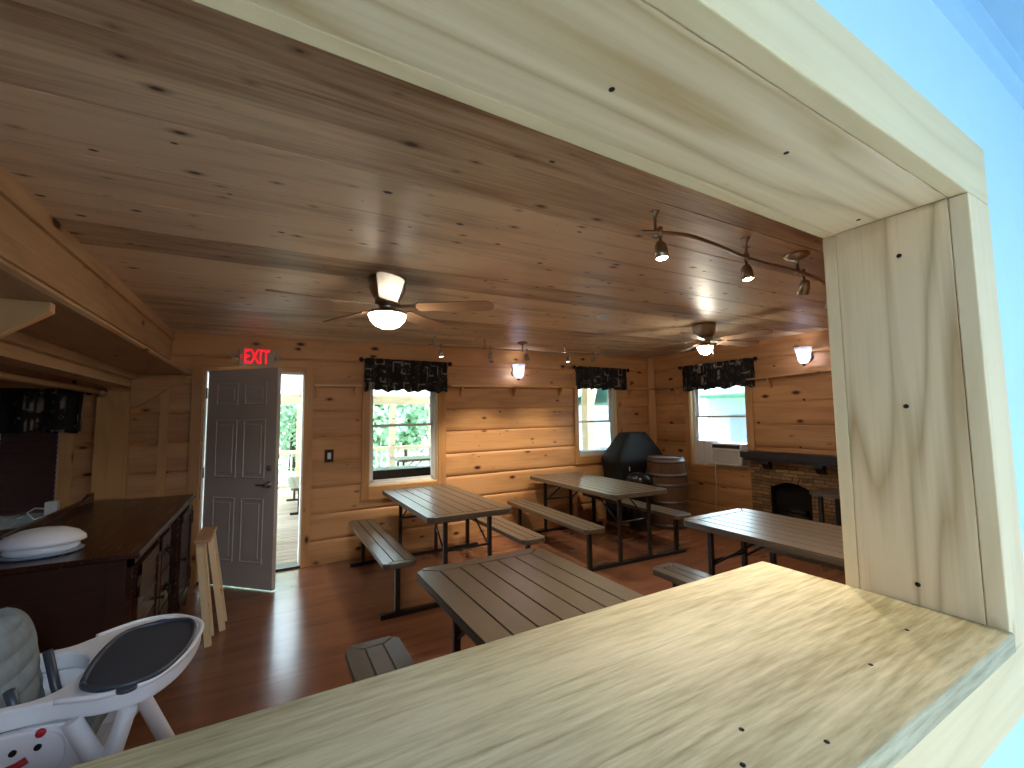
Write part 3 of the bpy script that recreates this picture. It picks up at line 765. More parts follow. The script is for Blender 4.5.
fan('ceiling fan farther right before the air conditioner window', (3.90, 2.84, ceil_z(3.9)), -14, .66)

# ------------------------------------------------------------------ track lights
def spot_lamp(name, loc, d, w):
    l = bpy.data.lights.new(name, 'SPOT'); l.energy = w; l.spot_size = math.radians(100); l.spot_blend = .7; l.color = (1, .86, .66); l.shadow_soft_size = .02
    o = bpy.data.objects.new(name, l); COL.objects.link(o); o.location = loc; o.rotation_euler = Vector(d).to_track_quat('-Z', 'Y').to_euler(); return o
def track(label, pts, stems, canopy, heads, group='ceiling track lights'):
    t = thing('track_light', label, 'track light', (0, 0, 0), 0, group)
    P = [Vector((x, y, ceil_z(x)-.10)) for x, y in pts]
    # smooth
    Q = []
    for i in range(len(P)-1):
        p0, p1, p2, p3 = P[max(i-1, 0)], P[i], P[i+1], P[min(i+2, len(P)-1)]
        for k in range(6):
            s = k/6
            Q.append(.5*((2*p1) + (-p0+p2)*s + (2*p0-5*p1+4*p2-p3)*s*s + (-p0+3*p1-3*p2+p3)*s**3))
    Q.append(P[-1])
    MB('nickel').tube(Q, .0085, 8).build('rail', t)
    for x, y in stems:
        z = ceil_z(x)
        mb = MB('nickel'); mb.lathe([(0, 0), (.022, 0), (.018, -.006), (.008, -.022), (.0065, -.05), (.0065, -.08), (.013, -.085), (.013, -.118), (0, -.12)], 14, Matrix.Translation((x, y, z))); mb.build('stem', t)
    x, y = canopy; z = ceil_z(x)
    mb = MB('nickel'); mb.lathe([(0, 0), (.062, 0), (.064, -.008), (.05, -.024), (.02, -.034), (.009, -.04), (.009, -.085), (.014, -.088), (.014, -.12), (0, -.122)], 24, Matrix.Translation((x, y, z))); mb.build('canopy', t)
    for x, y, d, lit in heads:
        z = ceil_z(x)-.10; d = Vector(d).normalized()
        h = MB('nickel'); h.tube([(x, y, z+.022), (x, y, z-.02)], .011, 10); h.tube([(x, y, z-.02), (x, y, z-.07)], .006, 8)
        c = Vector((x, y, z-.075)) ; q = d.to_track_quat('Z', 'Y').to_matrix().to_4x4()
        h.lathe([(0, -.035), (.014, -.035), (.024, -.02), (.027, 0), (.029, .045), (.026, .045), (.024, .035), (0, .035)], 20, Matrix.Translation(c) @ q)
        ho = h.build('spot_head', t)
        mb = MB('bulb' if lit else 'nickel'); mb.lathe([(0, .036), (.0235, .036), (.0235, .040), (0, .042)], 16, Matrix.Translation(c) @ q); mb.build('lens', ho)
        if lit:
            s = spot_lamp('spot_beam', c + d*.052, d, SPOT_W); s.parent = ho
track('curving brushed nickel track light near the kitchen opening, three heads showing', [(1.36, 1.272), (1.46, 1.234), (1.60, 1.208), (1.83, 1.228), (2.07, 1.262), (2.27, 1.271), (2.5, 1.268), (2.75, 1.28), (3.05, 1.34), (3.35, 1.45)],
      [(1.435, 1.262), (2.09, 1.262)], (2.585, 1.272),
      [(1.44, 1.24, (-.05, -.16, -1), True), (2.085, 1.262, (-.08, -.16, -1), True), (2.655, 1.275, (.25, .35, -.8), False), (3.28, 1.42, (0, .3, -1), True)])
track('second wavy track light farther back, before the far wall', [(1.48, 4.40), (1.78, 4.50), (2.08, 4.44), (2.39, 4.47), (2.72, 4.44), (3.03, 4.50), (3.31, 4.44), (3.66, 4.42), (3.95, 4.42)],
      [(1.56, 4.43), (2.17, 4.445), (3.30, 4.443), (3.86, 4.42)], (2.675, 4.443),
      [(1.64, 4.46, (.1, -.1, -1), True), (2.25, 4.46, (.1, .05, -1), True), (2.73, 4.44, (.1, -.1, -1), False), (3.36, 4.44, (-.1, .05, -1), True), (3.76, 4.42, (-.5, .4, -.5), False)])

# ------------------------------------------------------------------ wall sconces
def sconce(label, pos, wall, group='wall sconces with lit glass shades'):
    t = thing('wall_sconce', label, 'wall lamp', pos, 0 if wall == 'b' else -PI/2, group)
    MB('nickel').lathe([(0, 0), (.05, 0), (.046, .012), (.015, .02), (0, .02)], 20, Matrix.Translation((0, .125, -.01)) @ Matrix.Rotation(PI/2, 4, 'X')).build('wall_plate', t)
    MB('nickel').tube([(0, .11, -.01), (0, .06, -.03), (0, .01, -.075), (0, 0, -.10)], .007, 8).build('arm', t)
    mb = MB('sconce'); mb.lathe([(.030, -.095), (.045, -.085), (.058, -.05), (.064, -.01), (.075, .05), (.09, .095), (.086, .095), (.07, .05), (.058, -.01), (.05, -.05), (.03, -.085)], 48, wob=lambda a, z: .05*math.sin(a*8)*max(0, (z+.09)/.18)); mb.build('glass_shade', t)
    MB('sconce_bulb').lathe([(0, -.055), (.016, -.045), (.022, -.02), (.016, .005), (0, .012)], 14).build('bulb', t)
    MB('bronze').lathe([(0, -.125), (.012, -.118), (.022, -.10), (.034, -.092), (0, -.09)], 16).build('finial', t)
sconce('lit glass wall sconce between the two back windows', (2.93, YB-.13, 2.145), 'b')
sconce('lit glass wall sconce on the right wall above the fireplace', (XR-.13, 2.67, 2.215), 'r')

# ------------------------------------------------------------------ air conditioner
ac = thing('air_conditioner', 'white window air conditioner in the right wall window', 'air conditioner', (XR, 3.73, .855))
MB('white').box(-.11, .30, -.235, .235, 0, .285, .012).build('cabinet', ac)
mb = MB('signgrey'); mb.box(-.118, -.109, -.20, .20, .02, .20, .002)
mb.mat('white').box(-.125, -.109, -.232, .232, .195, .215, .004).box(-.125, -.109, -.232, .232, .002, .022, .004).box(-.125, -.109, -.232, -.19, .002, .215, .004).box(-.125, -.109, .19, .232, .002, .215, .004)
for k in range(13): mb.box(-.123, -.117, -.195, .195, .028+.0125*k, .0345+.0125*k)
mb.build('front_grille', ac)
mb = MB('black'); mb.box(-.122, -.108, -.20, .20, .222, .268, .004); mb.build('louvre_strip', ac)
mb = MB('white'); mb.box(.06, .085, -.25, -.236, 0, .30, .002); mb.build('side_panel', ac)
mb = MB('white'); mb.box(.06, .085, .236, .61, -.02, .30, .002)
for k in range(8): mb.box(.052, .06, .245+.04*k, .27+.04*k, 0, .29, .002)
mb.build('side_panel', ac)
mb = MB('cord'); pts = [(-.08, .18, .02), (-.09, .19, -.1), (-.05, .21, -.3), (-.03, .24, -.5), (-.03, .25, -.66)]
mb.tube(pts, .006, 8); mb.build('power_cord', ac)

# ------------------------------------------------------------------ fireplace
fp = thing('fireplace', 'stacked stone fireplace with arched black firebox on the right wall', 'fireplace', (XR, 2.85, 0))
FY0, FY1, FD = -.95, .54, .115
sp = .38; ay0, ay1 = -.12, .30       # opening in local y (width), arch
mb = MB('stone')
ao0, ao1, zs_, zc = -.165, .30, .64, .715
arch = [(ao1, 0), (ao1, zs_)] + [(ao1 + (ao0-ao1)*k/12, zs_ + (zc-zs_)*math.sin(PI*k/12)) for k in range(1, 12)] + [(ao0, zs_), (ao0, 0)]
mb.box(-FD, 0, ao1, FY1, 0, .98); mb.box(-FD, 0, FY0, ao0, 0, .98)
for k in range(12):
    ya, yb_ = ao1 + (ao0-ao1)*k/12, ao1 + (ao0-ao1)*(k+1)/12
    za, zb = zs_ + (zc-zs_)*math.sin(PI*k/12), zs_ + (zc-zs_)*math.sin(PI*(k+1)/12)
    mb.prism([(ya, za), (yb_, zb), (yb_, .98), (ya, .98)], -FD, 0, 0)
mb.build('stone_surround', fp)
mb = MB('stone')
for k in range(11):      # the voussoirs of the arch stand proud
    t0, t1 = PI*k/11, PI*(k+1)/11; cy = (ao0+ao1)/2; rw = (ao1-ao0)/2
    def A(t, e): return (cy + (rw+e)*math.cos(t), zs_ + (zc-zs_+e)*math.sin(t))
    g = .02
    mb.prism([A(t0+g, .0), A(t1-g, .0), A(t1-g, .09), A(t0+g, .09)], -FD-.014, -FD+.01, 0, bev=.004)
mb.build('arch_stones', fp)
mb = MB('dark'); 
mb.box(-.012, -.001, ao0, ao1, .02, .80); mb.box(-FD+.01, -.001, ao0, ao0+.012, .0, .64); mb.box(-FD+.01, -.001, ao1-.012, ao1, .0, .64); mb.box(-FD+.01, -.001, ao0, ao1, 0, .02)
mb.build('firebox', fp)
MB('mantel').tube([(-.05, ao0+.05, .31), (-.06, ao1-.05, .33)], .035, 10).build('fire_log', fp); MB('mantel').tube([(-.06, ao0+.08, .376), (-.05, ao1-.09, .38)], .03, 10).build('fire_log', fp)
mb = MB('black'); mb.tube([(-.065, ao0+.03, .27), (-.065, ao1-.03, .27)], .012, 8)
for k in range(6): mb.tube([(-.07, ao0+.05+.075*k, .05), (-.07, ao0+.05+.075*k, .29)], .007, 6)
mb.build('log_grate', fp)
mb = MB('mantel'); mb.box(-.24, 0, -1.15, .60, .985, 1.065, .004); mb.box(-.22, 0, -1.12, .57, .955, .985, .003); mb.build('mantel_shelf', fp)
for yy in (.31, -.29):
    mb = MB('mantel'); mb.prism([(0, .955), (-.20, .955), (-.20, .92), (-.17, .89), (-.14, .855), (-.115, .85), (0, .85)], yy-.045, yy+.045, 1, bev=.003); mb.build('corbel', fp)

# ------------------------------------------------------------------ covered grill, black bag, barrel
gr = thing('covered_grill', 'large barbecue grill under a black cloth cover in the corner', 'grill', (4.86, 4.86, 0))
prof = [(.0, .44, .20), (.30, .45, .205), (.70, .46, .21), (.84, .47, .215), (.90, .50, .215), (.96, .47, .20), (1.12, .335, .16), (1.265, .21, .12), (1.285, .19, .10)]
mb = MB('grillcov'); rings = []
for z, hx, hy in prof:
    ring = []
    for k in range(40):
        a = 2*PI*k/40; cx, cy = math.cos(a), math.sin(a)
        e = .32; x = math.copysign(abs(cx)**e, cx)*hx; y = math.copysign(abs(cy)**e, cy)*hy
        w = 1 + .02*math.sin(a*9+z*5)*(1 if z < .9 else .3)
        ring.append(mb.bm.verts.new((x*w, y*w, z)))
    rings.append(ring)
for i in range(len(rings)-1):
    for k in range(40): mb.bm.faces.new((rings[i][k], rings[i][(k+1) % 40], rings[i+1][(k+1) % 40], rings[i+1][k])).smooth = True
mb.bm.faces.new(rings[-1]); mb.bm.faces.new(rings[0][::-1]); mb.build('cover', gr)
MB('white').box(-.30, -.285, -.222, -.214, .74, .80, .001).build('cover_tag', gr)
bgo = MB('bag')
pr = [(0, .0), (.13, .0), (.155, .08), (.16, .25), (.17, .42), (.175, .52), (.18, .60), (.17, .68), (.135, .735), (.06, .755), (0, .76)]
bgo.lathe(pr, 40, wob=lambda a, z: .03*math.sin(a*7+z*9) + .02*math.sin(a*13-z*14))
bo = bgo.build('rubbish_bin', None); bo.location = (4.46, 4.36, 0)
tag(bo, 'round black lined bin between the covered grill and the barrel', 'bin')
ba = thing('barrel', 'wooden barrel with metal hoops standing in the corner', 'barrel', (4.95, 4.32, 0))
BH = .95
def br(z): t = (z/BH*2-1); return .285 - .045*t*t
mb = MB('barrelw'); mb.lathe([(0, .03), (br(0)-.02, .03), (br(0)-.02, 0), (br(0), 0)] + [(br(BH*k/16), BH*k/16) for k in range(1, 17)] + [(br(BH)-.022, BH), (br(BH)-.022, BH-.02), (0, BH-.02)], 40,
         wob=lambda a, z: -.006 if abs(math.sin(a*10)) < .12 else 0); mb.build('staves', ba)
MB('barreltop').lathe([(0, BH-.012), (br(BH)-.024, BH-.012), (br(BH)-.024, BH-.02), (0, BH-.02)], 40).build('head', ba)
for z0, z1 in ((0.01, .055), (.20, .245), (.33, .37), (.56, .60), (.69, .735), (.875, .92)):
    mb = MB('hoop'); mb.lathe([(br(z0)+.001, z0), (br(z0)+.006, z0), (br((z0+z1)/2)+.006, (z0+z1)/2), (br(z1)+.006, z1), (br(z1)+.001, z1)], 40); mb.build('hoop', ba)

# ------------------------------------------------------------------ sideboard
SBX0, SBX1, SBY0, SBY1, SBZ = -1.17, -.515, 2.755, 4.67, .90
sb = thing('sideboard', 'long dark mahogany sideboard with backsplash along the left side', 'sideboard', ((SBX0+SBX1)/2, (SBY0+SBY1)/2, 0))
hw, hl = (SBX1-SBX0)/2, (SBY1-SBY0)/2
mb = MB('sidebd', 'sidebx'); f = hw-.03
mb.mat('sidebx'); mb.box(-hw+.01, f-.02, -hl+.02, -hl+.05, .08, SBZ-.03, .002); mb.box(-hw+.01, f-.02, hl-.05, hl-.02, .08, SBZ-.03, .002)
mb.box(-hw+.03, f-.06, -hl+.013, -hl+.021, .16, SBZ-.16, .003)      # recessed end field
mb.box(-hw+.01, -hw+.07, -hl+.008, -hl+.03, .08, SBZ-.03, .002); mb.box(f-.09, f-.02, -hl+.008, -hl+.03, .08, SBZ-.03, .002)
mb.mat('sidebd'); mb.box(-hw+.01, -hw+.03, -hl+.05, hl-.05, .08, SBZ-.03); mb.box(-hw+.01, f-.02, -hl+.04, hl-.04, .08, .12)
for yy in (-hl+.02, -hl+.60, -.02, hl-.66, hl-.62, hl-.06): mb.box(f-.05, f, yy, yy+.045, .04, SBZ-.03, .002)
mb.box(f-.05, f, -hl+.02, hl-.02, SBZ-.07, SBZ-.03, .002); mb.box(f-.05, f, -hl+.02, hl-.02, .06, .13, .002)
mb.box(-hw+.03, f-.05, -hl+.60, -hl+.62, .12, SBZ-.03); mb.box(-hw+.03, f-.05, .02, .04, .12, SBZ-.03); mb.box(-hw+.03, f-.05, hl-.65, hl-.63, .12, SBZ-.03)
mb.build('carcass', sb)
mb = MB('sidebd'); mb.box(-hw, hw, -hl, hl, SBZ-.028, SBZ, .006); mb.build('top', sb)
mb = MB('sidebd'); mb.prism([(-hl+.02, SBZ), (hl-.12, SBZ), (hl-.12, SBZ+.085), (hl-.20, SBZ+.085), (hl-.30, SBZ+.06), (-hl+.02, SBZ+.06)], -hw, -hw+.025, 0, bev=.003); mb.build('backsplash', sb)
def sb_door(y0, y1, mirror):
    mb = MB('sidebd'); mb.box(f-.012, f+.010, y0, y1, .14, SBZ-.08, .003)
    for (a, b, c_, d) in ((y0, y1, .14, .20), (y0, y1, SBZ-.14, SBZ-.08), (y0, y0+.06, .14, SBZ-.08), (y1-.06, y1, .14, SBZ-.08)): mb.box(f+.008, f+.018, a, b, c_, d, .003)
    d = mb.build('door', sb)
    mb = MB('bronze'); yy = y1-.03 if mirror else y0+.03; mb.lathe([(0, 0), (.008, 0), (.006, .014), (.014, .02), (.012, .03), (0, .033)], 14, Matrix.Translation((f+.018, yy, .5)) @ Matrix.Rotation(PI/2, 4, 'Y')); mb.build('knob', d)
    mb = MB('bronze'); yy = y0+.004 if mirror else y1-.004
    for z in (.26, .72): mb.tube([(f+.016, yy, z-.05), (f+.016, yy, z+.05)], .009, 8)
    mb.build('hinge', d)
sb_door(-hl+.07, -hl+.59, True)
for z0, z1 in ((.15, .36), (.375, .585), (.60, .82)):
    mb = MB('sidebd'); mb.box(f-.03, f+.012, -hl+.66, -.03, z0, z1, .005); mb.box(-hw+.05, f-.03, -hl+.68, -.05, z0+.02, z1-.03); d = mb.build('drawer', sb)
    for yy in (-hl+.80, -.17):
        mb = MB('bronze'); zc_ = (z0+z1)/2
        mb.prism([(yy-.05, zc_+.012), (yy-.03, zc_+.03), (yy, zc_+.022), (yy+.03, zc_+.03), (yy+.05, zc_+.012), (yy+.03, zc_-.015), (yy-.03, zc_-.015)], f+.012, f+.015, 0)
        mb.tube([(f+.016, yy-.035, zc_+.01), (f+.034, yy-.036, zc_-.005), (f+.036, yy-.02, zc_-.03), (f+.036, yy+.02, zc_-.03), (f+.034, yy+.036, zc_-.005), (f+.016, yy+.035, zc_+.01)], .005, 8)
        mb.build('bail_handle', d)
sb_door(hl-.60, hl-.07, False)
for sx in (-hw+.05, f-.03):
    for sy in (-hl+.06, hl-.06):
        mb = MB('sidebd'); mb.lathe([(0, 0), (.03, 0), (.036, .03), (.024, .07), (.034, .09), (0, .09)], 16, Matrix.Translation((sx, sy, 0))); mb.build('foot', sb)

# things on and behind the sideboard
cd = thing('covered_dish', 'white oval domed lid on a shallow base on the dark sideboard', 'dish', (-.93, 2.99, SBZ+.002))
sc_ = Matrix.Diagonal((.92, .76, 1, 1))
MB('greysid').lathe([(0, 0), (.155, 0), (.165, .008), (.16, .012), (0, .012)], 40, sc_).build('tray', cd)
MB('whiteplastic').lathe([(0, .012), (.135, .012), (.148, .026), (.142, .030), (.148, .040), (.140, .044), (0, .044)], 40, sc_).build('base', cd)
MB('whiteplastic').lathe([(.14, .044), (.172, .050), (.168, .066), (.14, .092), (.09, .112), (.04, .120), (0, .121)], 40, sc_).build('lid', cd)
wbx = thing('power_adapter', 'small white box behind the sideboard backsplash', 'adapter', (-1.36, 4.5, .80))
MB('white').box(-.035, .035, -.03, .03, 0, .15, .006).build('case', wbx)
MB('cord').tube([(-.035, 0, .05), (-.09, 0, .03), (-.13, .0, .08), (-.09, 0, .11), (-.04, 0, .10)], .005, 8).build('cable', wbx)
ws = thing('window_ledge_shelf', 'dark reddish ledge running below the blind', 'shelf', (-2.0, 4.55, 0))
MB('sidebd').box(-.95, .68, -.18, .45, .74, .80, .006).build('top', ws)
for sx in (-.85, .6):
    MB('sidebd').box(sx-.03, sx+.03, -.12, .38, 0, .742, .004).build('leg', ws)

# folded wooden stand by the sideboard
fs_ = thing('folding_stand', 'folded pale wooden trestle stand between sideboard and door', 'stand', (-.34, 3.86, 0))
def leg(x0, y0, x1, y1, z1, w=.034, t=.02):
    mb = MB('rawtrim_z'); d = Vector((x1-x0, y1-y0, z1)); L = d.length
    q = d.to_track_quat('Z', 'X').to_matrix().to_4x4(); mb.box(-t, t, -w*.5, w*.5, 0, L, .003, Matrix.Translation((x0, y0, 0)) @ q); return mb
leg(.035, -.16, -.04, -.16, .70).build('leg', fs_); leg(.035, .0, -.04, .0, .70).build('leg', fs_)
leg(.10, .06, .0, .05, .70).build('leg', fs_); leg(.10, .22, .0, .21, .70).build('leg', fs_)
mb = MB('pine_y'); mb.box(-.065, .03, -.20, .24, .70, .722, .003); mb.build('top_board', fs_)
mb = MB('pine_y'); mb.box(.005, .022, -.15, .0, .20, .235, .002, ); mb.build('rail', fs_); mb = MB('pine_y'); mb.box(-.025, -.008, -.15, .0, .48, .515, .002); mb.build('rail', fs_)
mb = MB('pine_y'); mb.box(.060, .077, .07, .21, .22, .255, .002); mb.build('rail', fs_); mb = MB('pine_y'); mb.box(.022, .039, .07, .21, .48, .515, .002); mb.build('rail', fs_)

# ------------------------------------------------------------------ high chair
hc = thing('high_chair', 'white high chair with slate tray insert and grey padded seat', 'high chair', (-.62, 1.72, 0))
def oval(ax, ay, n=48, e=2.4, x0=0, y0=0):
    pts = []
    for k in range(n):
        a = 2*PI*k/n; c, s = math.cos(a), math.sin(a)
        pts.append((x0 + math.copysign(abs(c)**(2/e), c)*ax, y0 + math.copysign(abs(s)**(2/e), s)*ay))
    return pts
TZ = .835
out_pts = [(.04, -.15), (.106, -.15), (.177, -.157), (.23, -.175), (.275, -.187), (.325, -.183), (.37, -.163), (.409, -.10), (.431, -.03), (.444, .05), (.446, .14), (.43, .195), (.395, .245), (.36, .28), (.32, .297), (.275, .30), (.235, .288), (.19, .258), (.147, .222), (.105, .19), (.04, .185)]
in_pts = [(.04, .15), (.11, .145), (.155, .115), (.18, .07), (.19, .01), (.182, -.05), (.16, -.10), (.12, -.122), (.04, -.12)]
def smooth_closed(pts, n=4):
    q = []
    for i in range(len(pts)):
        p0, p1, p2, p3 = [Vector(pts[(i+k) % len(pts)]) for k in (-1, 0, 1, 2)]
        for k in range(n):
            t = k/n; v = .5*((2*p1) + (-p0+p2)*t + (2*p0-5*p1+4*p2-p3)*t*t + (-p0+3*p1-3*p2+p3)*t**3); q.append((v.x, v.y))
    return q
ol = smooth_closed(out_pts + in_pts)
mb = MB('whiteplastic'); mb.prism(ol, TZ-.05, TZ, 2, bev=.007); mb.build('tray', hc)
rim = smooth_closed(out_pts + in_pts)[8:len(out_pts)*4-12]
MB('whiteplastic').tube([(x, y, TZ-.002) for x, y in rim], .008, 8).build('tray_rim', hc)
ins = smooth_closed([(.216, -.115), (.240, -.155), (.285, -.178), (.336, -.178), (.384, -.150), (.42, -.06), (.432, .03), (.428, .12), (.408, .185), (.36, .215), (.30, .217), (.24, .19), (.215, .11), (.207, .0)])
mb = MB('tray_in'); mb.prism(ins, TZ-.004, TZ+.006, 2, bev=.002); mb.tube([(x, y, TZ+.009) for x, y in ins + ins[:1]], .007, 8)
for y in (-.192, .235): mb.prism(oval(.022, .018, 20, 2, .322, y), TZ-.002, TZ+.008, 2, bev=.003)
mb.build('tray_insert', hc)
mb = MB('whiteplastic')
mb.box(-.10, .24, -.13, .15, .555, .60, .015); mb.box(-.13, -.05, -.15, .17, .56, 1.0, .02)
mb.build('seat_shell', hc)
for y in (-.145, .165):
    mb = MB('whiteplastic'); mb.prism(smooth_closed([(-.13, .57), (.10, .56), (.24, .58), (.25, .68), (.20, .775), (.05, .78), (-.06, .80), (-.13, .95)], 3), y-.012, y+.012, 1, bev=.005); mb.build('side_wing', hc)
def back(s, t):
    a = (s-.5)*2; w = .178
    if t > .70: w *= math.sqrt(max(0.0, 1-((t-.70)/.302)**2))
    bow = .035*(1-a*a)
    return (.045 - .06*t + bow + .004*math.sin(t*46)*(1-a*a), .01 + a*w, .60 + .40*t)
mb = MB('grey_fab'); mb.grid(back, 20, 40); mb.build('back_pad', hc, solid=.05)
mb = MB('grey_fab'); mb.grid(lambda s, t: (.06+.17*t, .01+(s-.5)*.25, .63 + .05*t + .02*math.sin(s*PI)*math.sin(t*PI)), 16, 16); mb.build('seat_pad', hc, solid=.04)
for y in (-.10, .12): MB('tray_in').tube([(.075, y, .86), (.10, y*.9, .76), (.14, y*.5+.005, .69), (.17, .01, .675)], .012, 8).build('harness_strap', hc)
for s in (-1, 1):
    yc = -.157 if s < 0 else .177; yy = yc + s*.0115
    mb = MB('whiteplastic'); mb.prism(oval(.118, .068, 36, 2.6, .085, .715), yc-.010, yc+.010, 1, bev=.004)
    pn = mb.build('side_panel', hc)
    MB('red').tube([(.055, yy, .692), (.072, yy, .697), (.095, yy, .704), (.12, yy, .710), (.137, yy, .718)], .009, 8).build('printed_smile', pn)
    mb = MB('red'); mb.lathe([(0, -.003), (.010, -.003), (.009, .003), (0, .004)], 14, Matrix.Translation((.158, yy, .772)) @ Matrix.Rotation(PI/2, 4, 'X')); mb.build('printed_nose', pn)
    for xx, zz in ((.112, .742), (.155, .741)):
        mb = MB('dark'); mb.lathe([(0, -.003), (.007, -.003), (.007, .003), (0, .004)], 12, Matrix.Translation((xx, yy, zz)) @ Matrix.Rotation(PI/2, 4, 'X')); mb.build('printed_eye', pn)
for s in (-1, 1):
    yb = .01 + s*.185
    mb = MB('whiteplastic'); mb.tube([(.215, yb, .785), (.285, yb, .63), (.42, yb+s*.03, .30), (.52, yb+s*.05, .02)], [.020, .022, .022, .018], 12); mb.build('leg', hc)
    mb = MB('whiteplastic'); mb.tube([(.325, yb+s*.004, .785), (.285, yb+s*.004, .63), (.05, yb+s*.03, .25), (-.10, yb+s*.05, .02)], [.020, .022, .022, .018], 12); mb.build('leg', hc)
MB('whiteplastic').box(.36, .47, -.14, .16, .33, .355, .01).build('footrest', hc)
for x in (.52, -.10): MB('whiteplastic').tube([(x, -.225, .03), (x, .245, .03)], .014, 10).build('floor_bar', hc)

# ------------------------------------------------------------------ outside: porch, tables, trees, neighbours
struct(MB('ground').box(-40, 50, -20, 60, -.6, -.55).build('ground'))
mb = MB('deck')
y = YB+.17
while y < 10.5: mb.box(-4, 6.2, y, y+.134, -.06, -.02, .003); y += .14
struct(mb.build('porch_floor'))
mb = MB('porchsoffit', 'deckw')
mb.prism([(5.28, 2.62), (7.4, 2.42), (7.4, 2.47), (5.28, 2.67)], -4, 6.2, 0); struct(mb.build('porch_ceiling'))
mb = MB('translucent'); mb.prism([(7.42, 2.44), (10.9, 2.10), (10.9, 2.14), (7.42, 2.48)], -4, 6.2, 0); struct(mb.build('porch_roof'))
for k, x in enumerate([-3.4, -2.6, -1.8, -1.0, -.2, .6, 1.4, 2.2, 3.0, 3.8, 4.6, 5.4]):
    mb = MB('rawtrim_x'); mb.prism([(7.5, 2.43), (10.7, 2.115), (10.7, 1.99), (7.5, 2.30)], x-.02, x+.02, 0); struct(mb.build('beam_rafter_%d' % k))
mb = MB('deckw'); mb.box(-4, 6.2, 10.25, 10.35, 1.86, 2.06); struct(mb.build('beam_porch'))
mb = MB('deckw'); mb.box(-4, 6.2, 7.36, 7.46, 2.26, 2.44); struct(mb.build('beam_inner'))
for k, x in enumerate([-2.9, -1.2, .62, 2.58, 3.55, 5.9]):
    struct(MB('deckw').box(x-.06, x+.06, 10.24, 10.36, -.06, 1.87, .004).build('column_%d' % k))
struct(MB('deckw').box(6.0, 6.2, 7.3, 7.5, -.06, 2.30, .01).build('column_6'))
struct(MB('deckw').tube([(6.15, 7.45, 1.45), (6.75, 7.9, 2.2)], .05, 8).build('beam_brace'))
rl = thing('porch_railing', 'pale wooden porch railing with upright balusters beyond the window', 'railing', (0, 10.3, 0))
mb = MB('deckw'); mb.box(-4, 6.2, -.07, .07, .80, .88, .004); mb.build('top_rail', rl)
mb = MB('deckw'); mb.box(-4, 6.2, -.03, .03, .10, .16, .004); mb.build('bottom_rail', rl)
b0 = MB('white').box(-.018, .018, -.018, .018, .16, .80).build('baluster', rl); b0.location.x = -3.9; x = -3.775
while x < 6.1:
    b = b0.copy(); COL.objects.link(b); b.location.x = x; x += .125
for lb, loc, rz in (('blue grey picnic table on the porch just outside the first window', (1.40, 7.1, -.02), PI/2),
                    ('blue grey picnic table on the porch near the railing', (3.1, 8.9, -.02), PI/2),
                    ('blue grey picnic table on the porch seen past the door edge', (1.10, 8.72, -.02), 0)):
    table_copy(lb, loc, rz)['group'] = 'picnic tables out on the porch'
mb = MB('steel'); mb.box(.98, 1.88, YB+.17, YB+.36, .70, .92, .01); o = mb.build('window_box'); tag(o, 'dark planter box outside the sill of the first window', 'planter')
mb = MB('steel'); mb.box(3.98, 4.84, YB+.17, YB+.36, .86, 1.0, .01); o = mb.build('window_box'); tag(o, 'dark planter box outside the sill of the window behind the grill', 'planter')

def tree(label, x, y, h, r, mat, seed):
    t = thing('leafy_tree', label, 'tree', (x, y, -.55), 0, 'trees beyond the porch')
    rnd = random.Random(seed)
    MB('bark').tube([(0, 0, 0), (.05, 0, h*.3), (-.05, .05, h*.6)], [.18, .14, .08], 10).build('trunk', t)
    mb = MB(mat); bm = mb.bm
    for k in range(9000):
        d = Vector((rnd.gauss(0, 1), rnd.gauss(0, 1), rnd.gauss(0, 1))).normalized()
        rr = rnd.random()**.35
        lump = 1 + .25*noise.noise(d*2.3 + Vector((seed, 0, 0)))
        p = Vector((d.x*r*rr*lump, d.y*r*rr*lump, h*.5 + d.z*h*.48*rr*lump))
        s = rnd.uniform(.09, .19)
        a = Vector((rnd.gauss(0, 1), rnd.gauss(0, 1), rnd.gauss(0, 1))).normalized(); b = a.cross(d).normalized()
        bm.faces.new([bm.verts.new(p + q) for q in (a*s, b*s*.55, -a*s, -b*s*.55)])
    mb.build('crown', t, keep_normals=True)
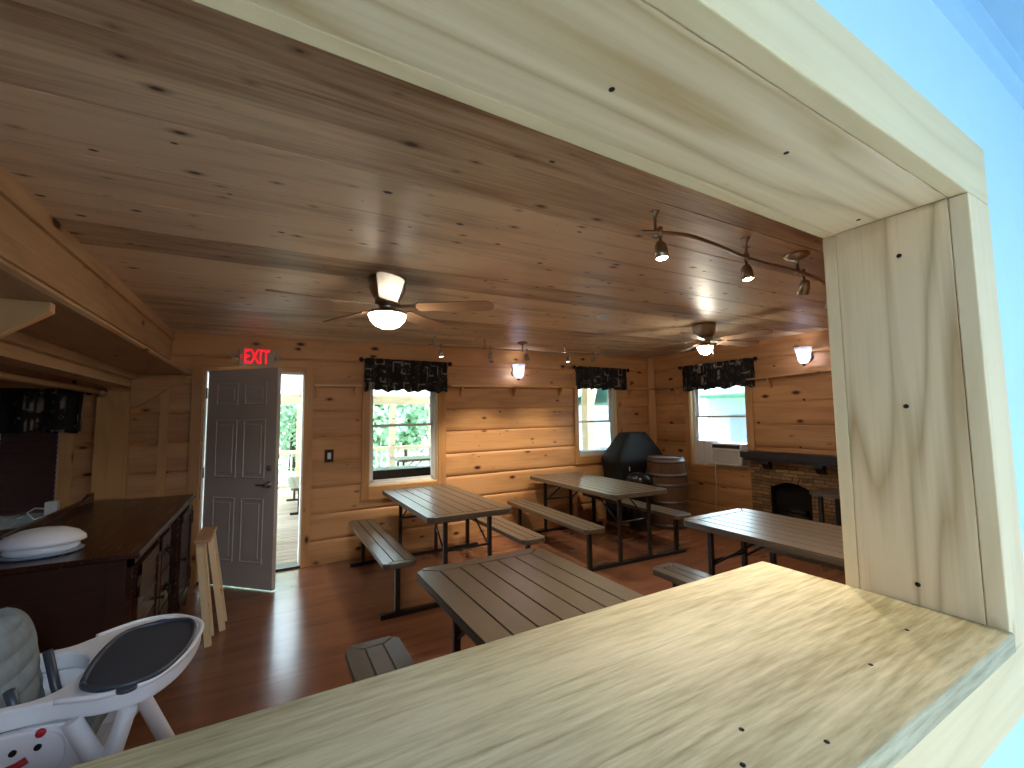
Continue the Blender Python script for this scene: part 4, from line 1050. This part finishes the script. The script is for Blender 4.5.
for i, (x, y, h, r, m, lb) in enumerate((
        (-5.4, 16.2, 6.5, 1.9, 'leaf', 'green tree farthest left behind the porch'), (-1.2, 15.2, 6.5, 1.75, 'leaf', 'full green tree beyond the porch, seen past the open door'),
        (2.8, 15.6, 6.6, 1.7, 'leaf', 'green tree beyond the porch, filling the left of the first window'), (7.0, 15.6, 6.2, 1.9, 'leaf2', 'pale green tree beyond the porch, right in the first window'),
        (1.0, 20.2, 8, 2.0, 'leaf2', 'taller pale tree in the second row, seen between door and first window'), (5.8, 20.6, 8, 2.0, 'leaf', 'taller green tree in the second row, behind the first window trees'),
        (10.4, 20.2, 8, 2.0, 'leaf', 'taller green tree in the second row, behind the porch end'), (-3.6, 20.6, 8, 2.0, 'leaf2', 'taller pale tree in the second row at the far left'),
        (15.0, 17.5, 7, 2.2, 'leaf2', 'pale tree beyond the window behind the grill'), (20.5, 10, 6, 2.2, 'leaf2', 'pale tree behind the white building'))):
    tree(lb, x, y, h, r, m, i*3.7+1)

nb = thing('neighbour_building', 'pale building with a teal porch roof outside the right window', 'building', (12.6, 6.2, -.55))
MB('siding').box(0, 4, -6, 3, 0, 2.9).build('wall', nb)
mb = MB('teal'); mb.prism([(-2.2, 2.62), (.0, 3.1), (4.2, 4.0), (4.2, 4.08), (0, 3.18), (-2.2, 2.70)], -6.2, 3.2, 1)
for k in range(30): mb.box(-2.2, -.1, -6.1+.31*k, -6.08+.31*k, 2.60, 2.64, 0, Matrix.Identity(4))
mb.build('roof', nb)
for yy in (-5.6, -3.1, -.6, 2.4): MB('white').box(-2.1, -1.95, yy, yy+.15, 0, 2.64).build('post', nb)
for yy in (-4.6, -.2, 1.4):
    w = MB('greysid').box(-.03, .01, yy, yy+.8, 1.0, 2.1).build('window', nb)
    MB('white').box(-.05, .005, yy-.06, yy, .94, 2.16).build('frame', w)
MB('greysid').box(-.04, .01, -2.6, -1.7, 0, 2.1).build('door', nb)
sh = thing('grey_shed', 'small grey building with its own window unit seen past the grill', 'building', (7.6, 10.2, -.55))
MB('greysid').box(0, 2.6, 0, 3, 0, 2.4).build('wall', sh)
mb = MB('teal'); mb.prism([(-.3, 2.35), (1.3, 3.2), (2.9, 2.35), (2.9, 2.42), (1.3, 3.28), (-.3, 2.42)], -.3, 3.3, 1); mb.build('roof', sh)
MB('greysid').box(.35, 1.0, -.02, .02, 1.0, 1.95).build('window', sh)
u = MB('white'); u.box(1.3, 1.85, -.30, .0, 1.15, 1.60, .01)
for k in range(7): u.box(1.35, 1.80, -.312, -.30, 1.2+.05*k, 1.22+.05*k)
u.build('window_unit', sh)
